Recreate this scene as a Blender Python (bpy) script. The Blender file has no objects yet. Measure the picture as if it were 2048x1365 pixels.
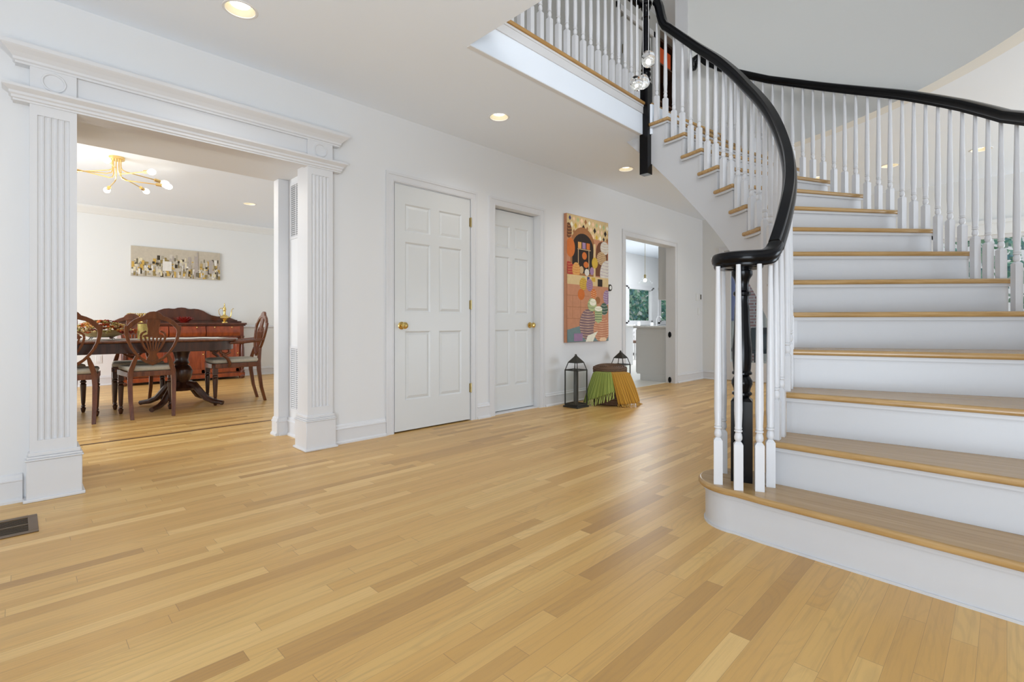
import bpy, math, random
from math import sin, cos, pi, radians as R, sqrt, atan2
from mathutils import Vector, Matrix
random.seed(7)
SC = bpy.context.scene
COL = SC.collection
# ---------------------------------------------------------------- camera, world, light
cam_d = bpy.data.cameras.new('camera'); cam = bpy.data.objects.new('camera', cam_d); COL.objects.link(cam)
cam.location = (0, 0, 0.9)
cam.rotation_euler = (R(90), 0, R(-45))
cam_d.sensor_width = 36; cam_d.lens = 990 / 2048 * 36
cam_d.shift_y = -34.5 / 2048
cam_d.clip_start = 0.02; cam_d.clip_end = 200
SC.camera = cam
SC.view_settings.view_transform = 'Standard'
SC.view_settings.look = 'None'
SC.view_settings.gamma = 1.0
SC.view_settings.use_curve_mapping = False
SC.view_settings.exposure = -0.46
W = bpy.data.worlds.new('sky'); SC.world = W; W.use_nodes = True
bg = W.node_tree.nodes['Background']; bg.inputs[0].default_value = (0.93, 0.96, 1.0, 1); bg.inputs[1].default_value = 0.84

def area(name, loc, target, sx, sy, power, col=(1, 0.98, 0.95)):
    d = bpy.data.lights.new(name, 'AREA'); d.shape = 'RECTANGLE'; d.size = sx; d.size_y = sy
    d.energy = power; d.color = col
    o = bpy.data.objects.new(name, d); COL.objects.link(o); o.location = loc
    o.rotation_euler = (Vector(target) - Vector(loc)).to_track_quat('-Z', 'Y').to_euler()
    return o
# area lights added out of view to fill the rooms; no windows modelled here
COOL = (.92, .96, 1); SKY = (.77, .88, 1)
area('front_fill_light', (-2.6, -2.2, 1.5), (2.5, 3, 2.3), 2.6, 2.2, 24, COOL)  # added area light for daylight from presumed windows behind the camera
area('entry_uplight', (-1.7, -1.7, .45), (1.2, 1.5, 2.6), 2.4, 1.2, 150, SKY)  # added uplight low behind the camera, brightens the ceiling
area('floor_level_uplight', (-.5, -1.0, .06), (-.4, -.9, 2.6), 2.6, 2.0, 75, (.78, .89, 1))  # added floor-level panel shining up, imitates bounce off a sunlit floor
area('dining_fill_light', (-2.4, 6.6, 1.5), (2.5, 7.0, 1.4), 2.6, 1.8, 225, (.90, .95, 1))  # added side fill where the dining room is left open
area('kitchen_fill_light', (11.0, 6.0, 2.98), (11.0, 6.0, 0), 3.6, 1.6, 230, COOL)  # added overhead panel to brighten the kitchen, no fixture there
area('rear_fill_light', (6.4, -2.9, .9), (5.8, 1.0, 2.6), 2.6, 1.4, 135, SKY)  # added low fill aimed up at the rear ceiling, away from the window
area('stairwell_fill_light', (0.2, -1.6, 4.4), (4.6, 1.5, 3.8), 2.0, 1.4, 118, (1, .985, .96))  # added high fill to lift the curved stairwell wall
area('upper_hall_area_light', (7.4, 0.4, 4.3), (5.5, 3.2, 3.9), 1.4, 1.6, 28, COOL)  # area light inside the upper hall; no window is modelled there

def pz(x, y, z):
    d = (z - .9) * 990 / (648 - y); r = (x - 1024) / 990 * d
    return ((d + r) / sqrt(2), (d - r) / sqrt(2))

# ---------------------------------------------------------------- materials
def mat(name, col, rough=.5, metal=0, spec=.5, coat=0, emit=None, es=0, trans=0, ior=1.45, bump=0, bscale=200, var=0, vscale=8):
    m = bpy.data.materials.new(name); m.use_nodes = True
    nt = m.node_tree; b = nt.nodes['Principled BSDF']
    b.inputs['Base Color'].default_value = (*col, 1)
    b.inputs['Roughness'].default_value = rough; b.inputs['Metallic'].default_value = metal
    b.inputs['Specular IOR Level'].default_value = spec; b.inputs['Coat Weight'].default_value = coat
    b.inputs['Coat Roughness'].default_value = .08
    b.inputs['Transmission Weight'].default_value = trans; b.inputs['IOR'].default_value = ior
    if emit: b.inputs['Emission Color'].default_value = (*emit, 1); b.inputs['Emission Strength'].default_value = es
    tc = nt.nodes.new('ShaderNodeTexCoord')
    if bump:
        n = nt.nodes.new('ShaderNodeTexNoise'); n.inputs['Scale'].default_value = bscale; n.inputs['Detail'].default_value = 3
        bp = nt.nodes.new('ShaderNodeBump'); bp.inputs['Strength'].default_value = bump; bp.inputs['Distance'].default_value = .002
        nt.links.new(tc.outputs['Object'], n.inputs['Vector']); nt.links.new(n.outputs['Fac'], bp.inputs['Height'])
        nt.links.new(bp.outputs['Normal'], b.inputs['Normal'])
    if var:
        n = nt.nodes.new('ShaderNodeTexNoise'); n.inputs['Scale'].default_value = vscale; n.inputs['Detail'].default_value = 4
        mx = nt.nodes.new('ShaderNodeMix'); mx.data_type = 'RGBA'
        mx.inputs[6].default_value = (*[c * (1 - var) for c in col], 1); mx.inputs[7].default_value = (*[min(1, c * (1 + var)) for c in col], 1)
        nt.links.new(tc.outputs['Object'], n.inputs['Vector']); nt.links.new(n.outputs['Fac'], mx.inputs[0])
        nt.links.new(mx.outputs[2], b.inputs['Base Color'])
    return m

class NT:
    """tiny node helper"""
    def __init__(s, m): s.nt = m.node_tree
    def n(s, t, **k):
        o = s.nt.nodes.new(t)
        for a, b in k.items(): setattr(o, a, b)
        return o
    def set(s, sock, v):
        if isinstance(v, bpy.types.NodeSocket): s.nt.links.new(v, sock)
        else: sock.default_value = v
    def math(s, op, a, b=0.0, c=None):
        o = s.n('ShaderNodeMath', operation=op); s.set(o.inputs[0], a); s.set(o.inputs[1], b)
        if c is not None: s.set(o.inputs[2], c)
        return o.outputs[0]
    def comb(s, x, y, z):
        o = s.n('ShaderNodeCombineXYZ'); s.set(o.inputs[0], x); s.set(o.inputs[1], y); s.set(o.inputs[2], z); return o.outputs[0]
    def noise(s, vec, scale, detail=2, rough=.5):
        o = s.n('ShaderNodeTexNoise'); s.set(o.inputs['Vector'], vec); o.inputs['Scale'].default_value = scale
        o.inputs['Detail'].default_value = detail; o.inputs['Roughness'].default_value = rough; return o.outputs['Fac']
    def white(s, vec):
        o = s.n('ShaderNodeTexWhiteNoise', noise_dimensions='3D'); s.set(o.inputs['Vector'], vec); return o
    def ramp(s, fac, stops):
        o = s.n('ShaderNodeValToRGB'); s.set(o.inputs[0], fac); e = o.color_ramp.elements
        e[0].position = stops[0][0]; e[0].color = (*stops[0][1], 1); e[1].position = stops[-1][0]; e[1].color = (*stops[-1][1], 1)
        for p, c in stops[1:-1]: k = e.new(p); k.color = (*c, 1)
        return o.outputs[0]
    def mix(s, fac, a, b, blend='MIX'):
        o = s.n('ShaderNodeMix', data_type='RGBA', blend_type=blend); s.set(o.inputs[0], fac)
        s.set(o.inputs[6], a if isinstance(a, bpy.types.NodeSocket) else (*a, 1)); s.set(o.inputs[7], b if isinstance(b, bpy.types.NodeSocket) else (*b, 1))
        return o.outputs[2]

def plank_mat(name, w, stops, rough=.34, grain_dark=(.30, .19, .09), gap=.55):
    m = bpy.data.materials.new(name); m.use_nodes = True; h = NT(m); b = m.node_tree.nodes['Principled BSDF']
    tc = h.n('ShaderNodeTexCoord'); sp = h.n('ShaderNodeSeparateXYZ'); h.nt.links.new(tc.outputs['Object'], sp.inputs[0])
    x, y = sp.outputs[0], sp.outputs[1]
    yy = h.math('DIVIDE', y, w); row = h.math('FLOOR', yy)
    wr = h.white(h.comb(row, 3.3, 0)); r1 = wr.outputs['Value']
    sc = h.n('ShaderNodeSeparateColor'); h.nt.links.new(wr.outputs['Color'], sc.inputs[0])
    L = h.math('MULTIPLY_ADD', sc.outputs[1], .75, .4)
    xx = h.math('ADD', h.math('DIVIDE', x, L), h.math('MULTIPLY', sc.outputs[2], 11.7)); idx = h.math('FLOOR', xx)
    wb = h.white(h.comb(row, idx, 1.7)); rb = wb.outputs['Value']
    sb = h.n('ShaderNodeSeparateColor'); h.nt.links.new(wb.outputs['Color'], sb.inputs[0])
    base = h.ramp(rb, stops)
    off = h.math('MULTIPLY', rb, 40.0)
    g = h.noise(h.comb(h.math('MULTIPLY_ADD', x, 2.2, off), h.math('MULTIPLY', y, 75), off), 1.0, 6, .7)
    gf = h.n('ShaderNodeMapRange'); h.set(gf.inputs[0], g); gf.inputs[1].default_value = .48; gf.inputs[2].default_value = .80; gf.inputs[3].default_value = 0; gf.inputs[4].default_value = .42
    c1 = h.mix(gf.outputs[0], base, grain_dark)
    # cathedral figure
    n2 = h.noise(h.comb(h.math('MULTIPLY_ADD', x, 1.6, off), h.math('MULTIPLY_ADD', y, 9, off), off), 1.0, 1, .4)
    ring = h.math('SINE', h.math('MULTIPLY', n2, 85.0))
    rf = h.n('ShaderNodeMapRange'); h.set(rf.inputs[0], ring); rf.inputs[1].default_value = .2; rf.inputs[2].default_value = 1; rf.inputs[3].default_value = 0; rf.inputs[4].default_value = .17
    c2 = h.mix(h.math('MULTIPLY', rf.outputs[0], sb.outputs[1]), c1, grain_dark)
    # seams
    fy = h.math('FRACT', yy); ey = h.math('MINIMUM', fy, h.math('SUBTRACT', 1.0, fy)); my = h.math('LESS_THAN', ey, .008)
    fx = h.math('FRACT', xx); ex = h.math('MULTIPLY', h.math('MINIMUM', fx, h.math('SUBTRACT', 1.0, fx)), L); mx = h.math('LESS_THAN', ex, .0009)
    seam = h.math('MAXIMUM', my, mx)
    c3 = h.mix(h.math('MULTIPLY', seam, gap), c2, (.22, .13, .06))
    h.nt.links.new(c3, b.inputs['Base Color'])
    b.inputs['Roughness'].default_value = rough
    rr = h.math('MULTIPLY_ADD', g, .15, rough - .07); h.nt.links.new(rr, b.inputs['Roughness'])
    bp = h.n('ShaderNodeBump'); bp.inputs['Strength'].default_value = .12; bp.inputs['Distance'].default_value = .001
    h.nt.links.new(h.math('SUBTRACT', g, seam), bp.inputs['Height']); h.nt.links.new(bp.outputs[0], b.inputs['Normal'])
    return m

def wood_mat(name, a, bcol, rough=.35, scale=1.0, sx=3, sy=55, sz=55, coat=0.0, dark=.35):
    m = bpy.data.materials.new(name); m.use_nodes = True; h = NT(m); b = m.node_tree.nodes['Principled BSDF']
    tc = h.n('ShaderNodeTexCoord'); mp = h.n('ShaderNodeMapping'); h.nt.links.new(tc.outputs['Object'], mp.inputs[0])
    mp.inputs['Scale'].default_value = (sx * scale, sy * scale, sz * scale)
    g = h.noise(mp.outputs[0], 1.0, 6, .65)
    mr = h.n('ShaderNodeMapRange'); h.set(mr.inputs[0], g); mr.inputs[1].default_value = .35; mr.inputs[2].default_value = .72
    c = h.mix(mr.outputs[0], a, bcol)
    h.nt.links.new(c, b.inputs['Base Color']); b.inputs['Roughness'].default_value = rough; b.inputs['Coat Weight'].default_value = coat
    b.inputs['Coat Roughness'].default_value = .1
    return m

M = {}
M['wall'] = mat('white_wall_paint', (.74, .742, .745), .55, bump=.03, bscale=260)
M['greige'] = mat('upper_hall_greige', (.46, .46, .44), .7)
M['well'] = mat('stairwell_paint', (.82, .825, .80), .7)
M['ceiling'] = mat('ceiling_paint', (.85, .91, .99), .7, bump=.02, bscale=200)
M['dwall'] = mat('dining_wall_paint', (.78, .785, .77), .6, bump=.03, bscale=260)
M['trim'] = mat('gloss_trim_paint', (.70, .70, .71), .3, bump=.01, bscale=60)
M['door'] = mat('door_paint', (.68, .69, .685), .33, bump=.02, bscale=90)
M['beige'] = mat('cream_wall_paint', (.76, .77, .76), .6)
M['riser'] = mat('riser_paint', (.60, .605, .62), .36, bump=.01, bscale=50)
M['baluster'] = mat('baluster_paint', (.68, .685, .705), .3)
M['floor'] = plank_mat('oak_strip_floor', .0572, [(0, (.47, .26, .080)), (.15, (.61, .352, .107)), (.5, (.665, .395, .127)), (.85, (.71, .45, .155)), (1, (.80, .53, .21))])
M['tread'] = wood_mat('oak_tread', (.50, .32, .135), (.34, .19, .06), .27, 1, 2.5, 60, 60, .1)
M['nosing'] = wood_mat('oak_nosing', (.50, .29, .10), (.36, .19, .055), .3, 1, 3, 60, 60)
M['black'] = mat('black_gloss_paint', (.003, .003, .004), .22, spec=.22, coat=.06)
M['brass'] = mat('polished_brass', (.72, .52, .18), .22, 1)
M['gold'] = mat('satin_gold', (.86, .62, .26), .28, 1)
M['hinge'] = mat('aged_brass', (.45, .36, .17), .35, 1)
M['bronze'] = mat('bronze_metal', (.05, .048, .04), .45, .6)
M['cherry'] = wood_mat('cherry_wood', (.185, .055, .018), (.075, .02, .008), .25, 1, 30, 30, 4, .3)
M['cherry_dk'] = wood_mat('dark_cherry_wood', (.07, .022, .010), (.025, .009, .005), .3, 1, 30, 30, 4, .3)
M['side'] = wood_mat('red_mahogany', (.33, .062, .014), (.14, .022, .007), .22, 1, 14, 14, 3, .4)
M['side_dk'] = wood_mat('dark_mahogany', (.12, .03, .012), (.05, .014, .007), .28, 1, 14, 14, 3, .3)
M['fabric'] = mat('seat_damask', (.52, .48, .39), .85, bump=.4, bscale=600, var=.15, vscale=60)
M['runner'] = mat('cream_runner', (.80, .77, .70), .9, bump=.4, bscale=400)
M['glass'] = mat('clear_glass', (1, 1, 1), .0, trans=1, ior=1.45)
M['pane'] = None
m = bpy.data.materials.new('window_pane'); m.use_nodes = True; h = NT(m); nt = m.node_tree
tr = h.n('ShaderNodeBsdfTransparent'); gl = h.n('ShaderNodeBsdfGlossy'); gl.inputs['Roughness'].default_value = .02
ms = h.n('ShaderNodeMixShader'); ms.inputs[0].default_value = .03; tr.inputs[0].default_value = (.99, 1, .995, 1)
nt.links.new(tr.outputs[0], ms.inputs[1]); nt.links.new(gl.outputs[0], ms.inputs[2]); nt.links.new(ms.outputs[0], nt.nodes['Material Output'].inputs[0])
M['pane'] = m
M['lamp'] = mat('lamp_emitter', (1, .97, .9), .5, emit=(1, .96, .88), es=6)
M['bulb'] = mat('bulb_glow', (1, .97, .9), .4, emit=(1, .90, .74), es=5)
M['reflector'] = mat('lamp_reflector', (.60, .55, .42), .5)
M['white_metal'] = mat('white_metal', (.8, .8, .8), .4)
M['plastic'] = mat('white_plastic', (.75, .75, .73), .35)
M['dark'] = mat('painted_shade_black', (.02, .02, .02), .8)  # near-black colour that stands in for shade behind openings
M['bronze_reg'] = mat('register_bronze', (.16, .10, .05), .35, .7)
M['wicker'] = mat('brown_wicker', (.13, .072, .040), .7, bump=1, bscale=140, var=.5, vscale=90)
M['stone'] = mat('kitchen_tile', (.70, .68, .62), .35, var=.05, vscale=3)
M['counter'] = mat('speckled_counter', (.66, .65, .62), .3, var=.25, vscale=60)
M['cab'] = mat('cabinet_paint', (.66, .655, .63), .4)
M['grass'] = mat('lawn', (.12, .25, .06), .9, var=.4, vscale=6)
M['bark'] = mat('bark', (.10, .07, .05), .9)
M['ltcord'] = mat('clear_cord', (.85, .85, .85), .3)
M['inlay'] = mat('walnut_inlay', (.10, .045, .02), .4)

# ---------------------------------------------------------------- mesh builder
class MB:
    def __init__(s): s.v = []; s.f = []; s.m = []
    def add(s, vs, fs, mi=0, T=None):
        b = len(s.v)
        s.v += [tuple(T @ Vector(p)) if T else tuple(p) for p in vs]
        s.f += [tuple(b + i for i in f) for f in fs]; s.m += [mi] * len(fs); return s
    def box(s, x0, y0, z0, x1, y1, z1, mi=0, T=None):
        x0, x1 = min(x0, x1), max(x0, x1); y0, y1 = min(y0, y1), max(y0, y1); z0, z1 = min(z0, z1), max(z0, z1)
        v = [(x0, y0, z0), (x1, y0, z0), (x1, y1, z0), (x0, y1, z0), (x0, y0, z1), (x1, y0, z1), (x1, y1, z1), (x0, y1, z1)]
        return s.add(v, [(0, 3, 2, 1), (4, 5, 6, 7), (0, 1, 5, 4), (1, 2, 6, 5), (2, 3, 7, 6), (3, 0, 4, 7)], mi, T)
    def prism(s, poly, z0, z1, mi=0, T=None):
        n = len(poly)
        a = sum(poly[i][0] * poly[(i + 1) % n][1] - poly[(i + 1) % n][0] * poly[i][1] for i in range(n))
        if a < 0: poly = poly[::-1]
        v = [(p[0], p[1], z0) for p in poly] + [(p[0], p[1], z1) for p in poly]
        f = [tuple(range(n))[::-1], tuple(range(n, 2 * n))] + [(i, (i + 1) % n, n + (i + 1) % n, n + i) for i in range(n)]
        return s.add(v, f, mi, T)
    def ring(s, outer, inner, z0, z1, mi=0, T=None):
        n = len(outer)
        v = [(p[0], p[1], z0) for p in outer] + [(p[0], p[1], z0) for p in inner] + [(p[0], p[1], z1) for p in outer] + [(p[0], p[1], z1) for p in inner]
        f = []
        for i in range(n):
            j = (i + 1) % n
            f += [(i, j, n + j, n + i)[::-1], (2 * n + i, 2 * n + j, 3 * n + j, 3 * n + i), (i, j, 2 * n + j, 2 * n + i), (n + i, n + j, 3 * n + j, 3 * n + i)[::-1]]
        return s.add(v, f, mi, T)
    def lathe(s, prof, seg=16, c=(0, 0, 0), mi=0, T=None, cap=True, ph=0):
        v = []; f = []
        for r, z in prof:
            for k in range(seg):
                a = 2 * pi * k / seg + ph; v.append((c[0] + r * cos(a), c[1] + r * sin(a), c[2] + z))
        n = len(prof)
        for i in range(n - 1):
            for k in range(seg):
                l = (k + 1) % seg; f.append((i * seg + k, i * seg + l, (i + 1) * seg + l, (i + 1) * seg + k))
        if cap: f += [tuple(range(seg))[::-1], tuple((n - 1) * seg + k for k in range(seg))]
        return s.add(v, f, mi, T)
    def tube(s, pts, r, seg=8, mi=0, T=None, closed=False):
        pts = [Vector(p) for p in pts]; n = len(pts); v = []; f = []
        rs = r if isinstance(r, (list, tuple)) else [r] * n
        prev = None
        for i, p in enumerate(pts):
            if closed: t = pts[(i + 1) % n] - pts[i - 1]
            else: t = pts[min(i + 1, n - 1)] - pts[max(i - 1, 0)]
            t.normalize()
            if prev is None:
                a = Vector((0, 0, 1)) if abs(t.z) < .9 else Vector((1, 0, 0)); nrm = t.cross(a).normalized()
            else: nrm = (prev - t * prev.dot(t)).normalized()
            prev = nrm; bn = t.cross(nrm)
            for k in range(seg):
                an = 2 * pi * k / seg + pi / seg; q = p + (nrm * cos(an) + bn * sin(an)) * rs[i]; v.append(tuple(q))
        m = n if closed else n - 1
        for i in range(m):
            j = (i + 1) % n
            for k in range(seg):
                l = (k + 1) % seg; f.append((i * seg + k, i * seg + l, j * seg + l, j * seg + k))
        if not closed: f += [tuple(range(seg))[::-1], tuple((n - 1) * seg + k for k in range(seg))]
        return s.add(v, f, mi, T)
    def sweep(s, pts, sides, prof, mi=0, ups=None):
        """prof in (side, up) swept along pts; sides: horizontal side vector at each point"""
        pts = [Vector(p) for p in pts]; n = len(pts); k = len(prof); v = []; f = []
        for i, p in enumerate(pts):
            t = (pts[min(i + 1, n - 1)] - pts[max(i - 1, 0)]).normalized(); sd = Vector(sides[i]).normalized()
            up = sd.cross(t).normalized()
            if ups: up = Vector(ups[i])
            for a, b in prof: v.append(tuple(p + sd * a + up * b))
        for i in range(n - 1):
            for q in range(k):
                l = (q + 1) % k; f.append((i * k + q, i * k + l, (i + 1) * k + l, (i + 1) * k + q))
        f += [tuple(range(k))[::-1], tuple((n - 1) * k + q for q in range(k))]
        return s.add(v, f, mi)
    def sphere(s, c, r, seg=12, rings=8, mi=0, sc=(1, 1, 1), fn=None, T=None):
        v = [(c[0], c[1], c[2] + r * sc[2])]; f = []
        for i in range(1, rings):
            ph = pi * i / rings
            for k in range(seg):
                th = 2 * pi * k / seg; q = 1.0 if fn is None else fn(th, ph)
                v.append((c[0] + r * q * sc[0] * sin(ph) * cos(th), c[1] + r * q * sc[1] * sin(ph) * sin(th), c[2] + r * q * sc[2] * cos(ph)))
        v.append((c[0], c[1], c[2] - r * sc[2])); e = len(v) - 1
        for k in range(seg):
            l = (k + 1) % seg; f.append((0, 1 + k, 1 + l)); f.append((e, 1 + (rings - 2) * seg + l, 1 + (rings - 2) * seg + k))
            for i in range(rings - 2):
                a = 1 + i * seg; b2 = a + seg; f.append((a + k, b2 + k, b2 + l, a + l))
        return s.add(v, f, mi, T)
    def build(s, name, mats, parent=None, bevel=0, seg=2, smooth=True, loc=None, rotz=0, fix=True):
        me = bpy.data.meshes.new(name); me.from_pydata(s.v, [], s.f)
        mats = mats if isinstance(mats, (list, tuple)) else [mats]
        for q in mats: me.materials.append(q)
        me.polygons.foreach_set('material_index', s.m); me.update()
        if fix:
            import bmesh
            b = bmesh.new(); b.from_mesh(me); bmesh.ops.recalc_face_normals(b, faces=b.faces[:]); b.to_mesh(me); b.free()
        if smooth:
            me.shade_smooth(); me.set_sharp_from_angle(angle=R(32))
        o = bpy.data.objects.new(name, me); COL.objects.link(o)
        if parent: o.parent = parent
        if loc: o.location = loc
        if rotz: o.rotation_euler = (0, 0, rotz)
        if bevel:
            bm_ = o.modifiers.new('bevel', 'BEVEL'); bm_.width = bevel; bm_.segments = seg; bm_.limit_method = 'ANGLE'; bm_.angle_limit = R(35)
        return o

def tag(o, label=None, cat=None, group=None, kind=None):
    if label: o['label'] = label
    if cat: o['category'] = cat
    if group: o['group'] = group
    if kind: o['kind'] = kind
    return o
def empty(name, loc=(0, 0, 0), rz=0, **k):
    o = bpy.data.objects.new(name, None); COL.objects.link(o); o.location = loc; o.rotation_euler = (0, 0, rz); o.empty_display_size = .1
    return tag(o, **k)
def struct(o): o['kind'] = 'structure'; return o
def kids(o): return [c for c in bpy.data.objects if c.parent == o]
def copy_tree(o, parent=None):
    c = o.copy(); COL.objects.link(c); c.parent = parent
    for ch in kids(o): copy_tree(ch, c)
    return c

H1 = 2.60; HF = 2.8875; VW = 3.54; UE = 7.97; h = .1925
CC = (2.30, 2.35)
def pol(r, th): return (CC[0] + r * cos(R(th)), CC[1] + r * sin(R(th)))

# ================================================================ SETTING
# floors
struct(MB().box(-2.8, -3.4, -.06, UE + .12, 9.46, 0).build('floor', M['floor']))
struct(MB().box(5.55, VW + .14, -.055, 17.1, 8.12, .004).build('floor_kitchen', M['stone']))
struct(MB().box(-1.2, 4.83, 0, 3.6, 4.862, .0012).build('trim_1', M['inlay']))
# ceilings
DOWN = [(.853, 2.93), (2.80, 2.95), (4.73, 2.96), (6.62, 2.95), (6.64, .18), (6.63, .89), (6.60, 1.56)]
xx, yy = pz(499, 408, H1); DOWN.append((xx, yy))
def cut_piece(target, mb, holes):
    """round recesses for the downlights cut out of one slab, the result added to target"""
    ob = mb.build('piece', M['ceiling'], smooth=False); cs = []
    for (x, y) in holes:
        co = MB().lathe([(.0755, -.05), (.0755, .10)], 40, c=(x, y, H1)).build('cutter', M['ceiling']); cs.append(co)
        bo = ob.modifiers.new('cut', 'BOOLEAN'); bo.object = co; bo.operation = 'DIFFERENCE'; bo.solver = 'EXACT'
    bpy.context.view_layer.update(); me = bpy.data.meshes.new_from_object(ob.evaluated_get(bpy.context.evaluated_depsgraph_get()))
    target.add([tuple(v.co) for v in me.vertices], [tuple(p.vertices) for p in me.polygons])
    for o in cs + [ob]: bpy.data.objects.remove(o)
c = MB()
cut_piece(c, MB().box(-2.6, -3.2, H1, 1.95, VW, HF - .02), DOWN[:1])
cut_piece(c, MB().box(1.95, 2.31, H1, UE, VW, HF - .02), DOWN[1:4])
poly = [(3.975, 2.31), (UE, 2.31), (UE, -3.2), (1.95, -3.2), (1.95, -.66)] + [pol(3.06, t) for t in range(-96, -4, 2)] + [pol(3.06, -3.5), pol(1.72, -3.5)]
cut_piece(c, MB().prism(poly, H1, HF - .02), DOWN[4:7])
struct(c.build('ceiling', M['ceiling'], smooth=False))
c = MB(); cut_piece(c, MB().box(-2.6, VW + .14, H1, 3.72, 9.46, H1 + .15), DOWN[7:])
struct(c.build('ceiling_dining', M['ceiling'], smooth=False))
struct(MB().box(5.0, VW + .14, 3.02, 17.1, 8.12, 3.15).build('ceiling_kitchen', M['ceiling']))
struct(MB().box(-2.6, -3.2, 5.3, UE + .12, VW + .14, 5.42).build('ceiling_upper', M['ceiling']))
# upper floor boards
c = MB(); c.box(1.98, 2.34, HF - .019, UE, VW, HF - .001)
poly = [(4.0, 2.34), (UE, 2.34), (UE, -3.2), (5.5, -3.2)] + [pol(3.14, t) for t in range(-50, -4, 3)] + [pol(1.72, -2.2)]
c.prism(poly, HF - .019, HF - .001)
struct(c.build('floor_upper', M['floor'], smooth=False))
# curved stairwell wall above the ceiling
arc = [pol(3.0, t) for t in [x * 2 - 96 for x in range(0, 51)] + [5.0]]; arc2 = [pol(3.12, t) for t in [x * 2 - 96 for x in range(0, 51)] + [5.0]]
struct(MB().prism(arc + arc2[::-1], H1 - .004, 5.3).build('wall_stairwell', M['well']))
# pale casing at the end of the curved wall
a1 = [pol(2.985, t) for t in (3.2, 4, 5, 5.9)]; a2 = [pol(3.14, t) for t in (3.2, 4, 5, 5.9)]
struct(MB().prism(a1 + a2[::-1], HF, 5.3).build('trim_2', M['trim']))
# walls
w = MB()
w.box(-2.6, VW, 0, .135, VW + .13, H1); w.box(-.9, VW + .13, 0, .105, 4.25, H1)
w.box(.135, VW, 2.09, 1.54, VW + .13, H1); w.box(.105, VW + .13, 2.07, 1.57, 4.25, H1)
w.box(1.54, VW, 0, 2.165, VW + .14, H1)
w.box(1.57, VW + .14, 0, 1.69, 4.25, H1)
w.box(2.165, VW, 2.062, 3.0, VW + .14, H1)
w.box(3.0, VW, 0, 3.30, VW + .14, H1); w.box(3.30, VW, 2.06, 3.957, VW + .14, H1)
w.box(3.957, VW, 0, 5.64, VW + .14, H1); w.box(5.64, VW, 2.056, 7.0, VW + .14, H1); w.box(7.0, VW, 0, UE + .12, VW + .14, H1)
w.box(5.0, VW, 2.9, 17, VW + .14, 3.1)
struct(w.build('wall_left', M['wall'], smooth=False))
w = MB(); w.box(1.488, 4.15, 0, 1.57, 4.25, 2.07)
struct(w.build('trim_3', M['trim'], bevel=.003))
w = MB(); w.box(-2.6, VW, HF, 5.5, VW + .14, 5.3); w.box(5.5, VW, 4.95, 6.35, VW + .14, 5.3); w.box(6.35, VW, HF, 6.56, VW + .14, 5.3); w.box(6.56, VW, 5.15, 7.35, VW + .14, 5.3); w.box(7.35, VW, HF, UE + .12, VW + .14, 5.3)
struct(w.build('wall_upper_hall', M['greige'], smooth=False))
w = MB(); w.box(UE, -3.2, HF, UE + .12, VW, 5.3)
struct(w.build('wall_upper_end', M['greige']))
# end wall with garden door and windows
w = MB()
w.box(UE, 3.20, 0, UE + .12, VW, H1); w.box(UE, 2.27, 2.06, UE + .12, 3.20, H1); w.box(UE, .62, 0, UE + .12, 2.27, H1)
w.box(UE, -1.6, 1.93, UE + .12, .62, H1); w.box(UE, -1.6, 0, UE + .12, .62, .35); w.box(UE, -3.2, 0, UE + .12, -1.6, H1)
struct(w.build('wall_end', M['beige'], smooth=False))
# dining walls
w = MB(); w.box(-2.6, 9.34, 0, 3.72, 9.46, H1)
struct(w.build('wall_dining_back', M['dwall']))
struct(MB().box(3.6, 4.25, 0, 3.72, 9.34, H1).build('wall_dining_right', M['dwall']))
struct(MB().box(1.69, 4.15, 0, 3.6, 4.25, H1).build('wall_dining_front', M['dwall']))
# kitchen walls
w = MB(); V8 = 8.0
for a, b, z0, z1 in [(5.0, 12.85, 0, 3.02), (12.85, 14.3, 0, .95), (12.85, 14.3, 2.0, 3.02), (14.3, 14.78, 0, 3.02), (14.78, 16.1, 0, .95), (14.78, 16.1, 2.0, 3.02), (16.1, 17.1, 0, 3.02)]:
    w.box(a, V8, z0, b, V8 + .12, z1)
struct(w.build('wall_kitchen_back', M['wall'], smooth=False))
struct(MB().box(17.0, VW + .14, 0, 17.12, V8, 3.02).build('wall_kitchen_right', M['wall']))
struct(MB().prism([(UE + .121, VW + .06), (17.1, 7.70), (17.1, 7.80), (UE + .121, VW + .16)], 0, 3.02).build('wall_kitchen_front', M['wall']))

def profile_run(mb, x0, x1, y, prof, axis='x', mi=0):
    """prof: list of (proj, z) closed outline; runs along X at wall plane y (projecting to -y), or along Y at wall plane x=y"""
    n = len(prof); v = []
    for e in (x0, x1):
        for p, z in prof: v.append((e, y - p, z) if axis == 'x' else (y - p, e, z))
    f = [(i, (i + 1) % n, n + (i + 1) % n, n + i) for i in range(n)] + [tuple(range(n))[::-1], tuple(range(n, 2 * n))]
    mb.add(v, f, mi)
BB = [(0, 0), (.028, 0), (.028, .012), (.018, .022), (.015, .024), (.015, .105), (.020, .108), (.020, .114), (.012, .122), (.010, .136), (.004, .142), (0, .142)]
b = MB()
for a, c_ in [(-2.6, .02), (1.665, 2.094), (3.066, 3.225), (4.038, 5.56), (7.08, UE)]: profile_run(b, a, c_, VW, BB)
struct(b.build('baseboard_left', M['trim'], smooth=False))
b = MB(); profile_run(b, 3.27, VW, UE, BB, 'y'); profile_run(b, .70, 2.20, UE, BB, 'y'); profile_run(b, -3.2, .62, UE, BB, 'y')
struct(b.build('baseboard_end', M['trim'], smooth=False))
b = MB(); profile_run(b, -2.6, 3.6, 9.34, BB)
profile_run(b, -2.6, 3.6, 9.34, [(0, .825), (.012, .828), (.022, .84), (.022, .855), (.012, .868), (0, .872)])
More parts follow.
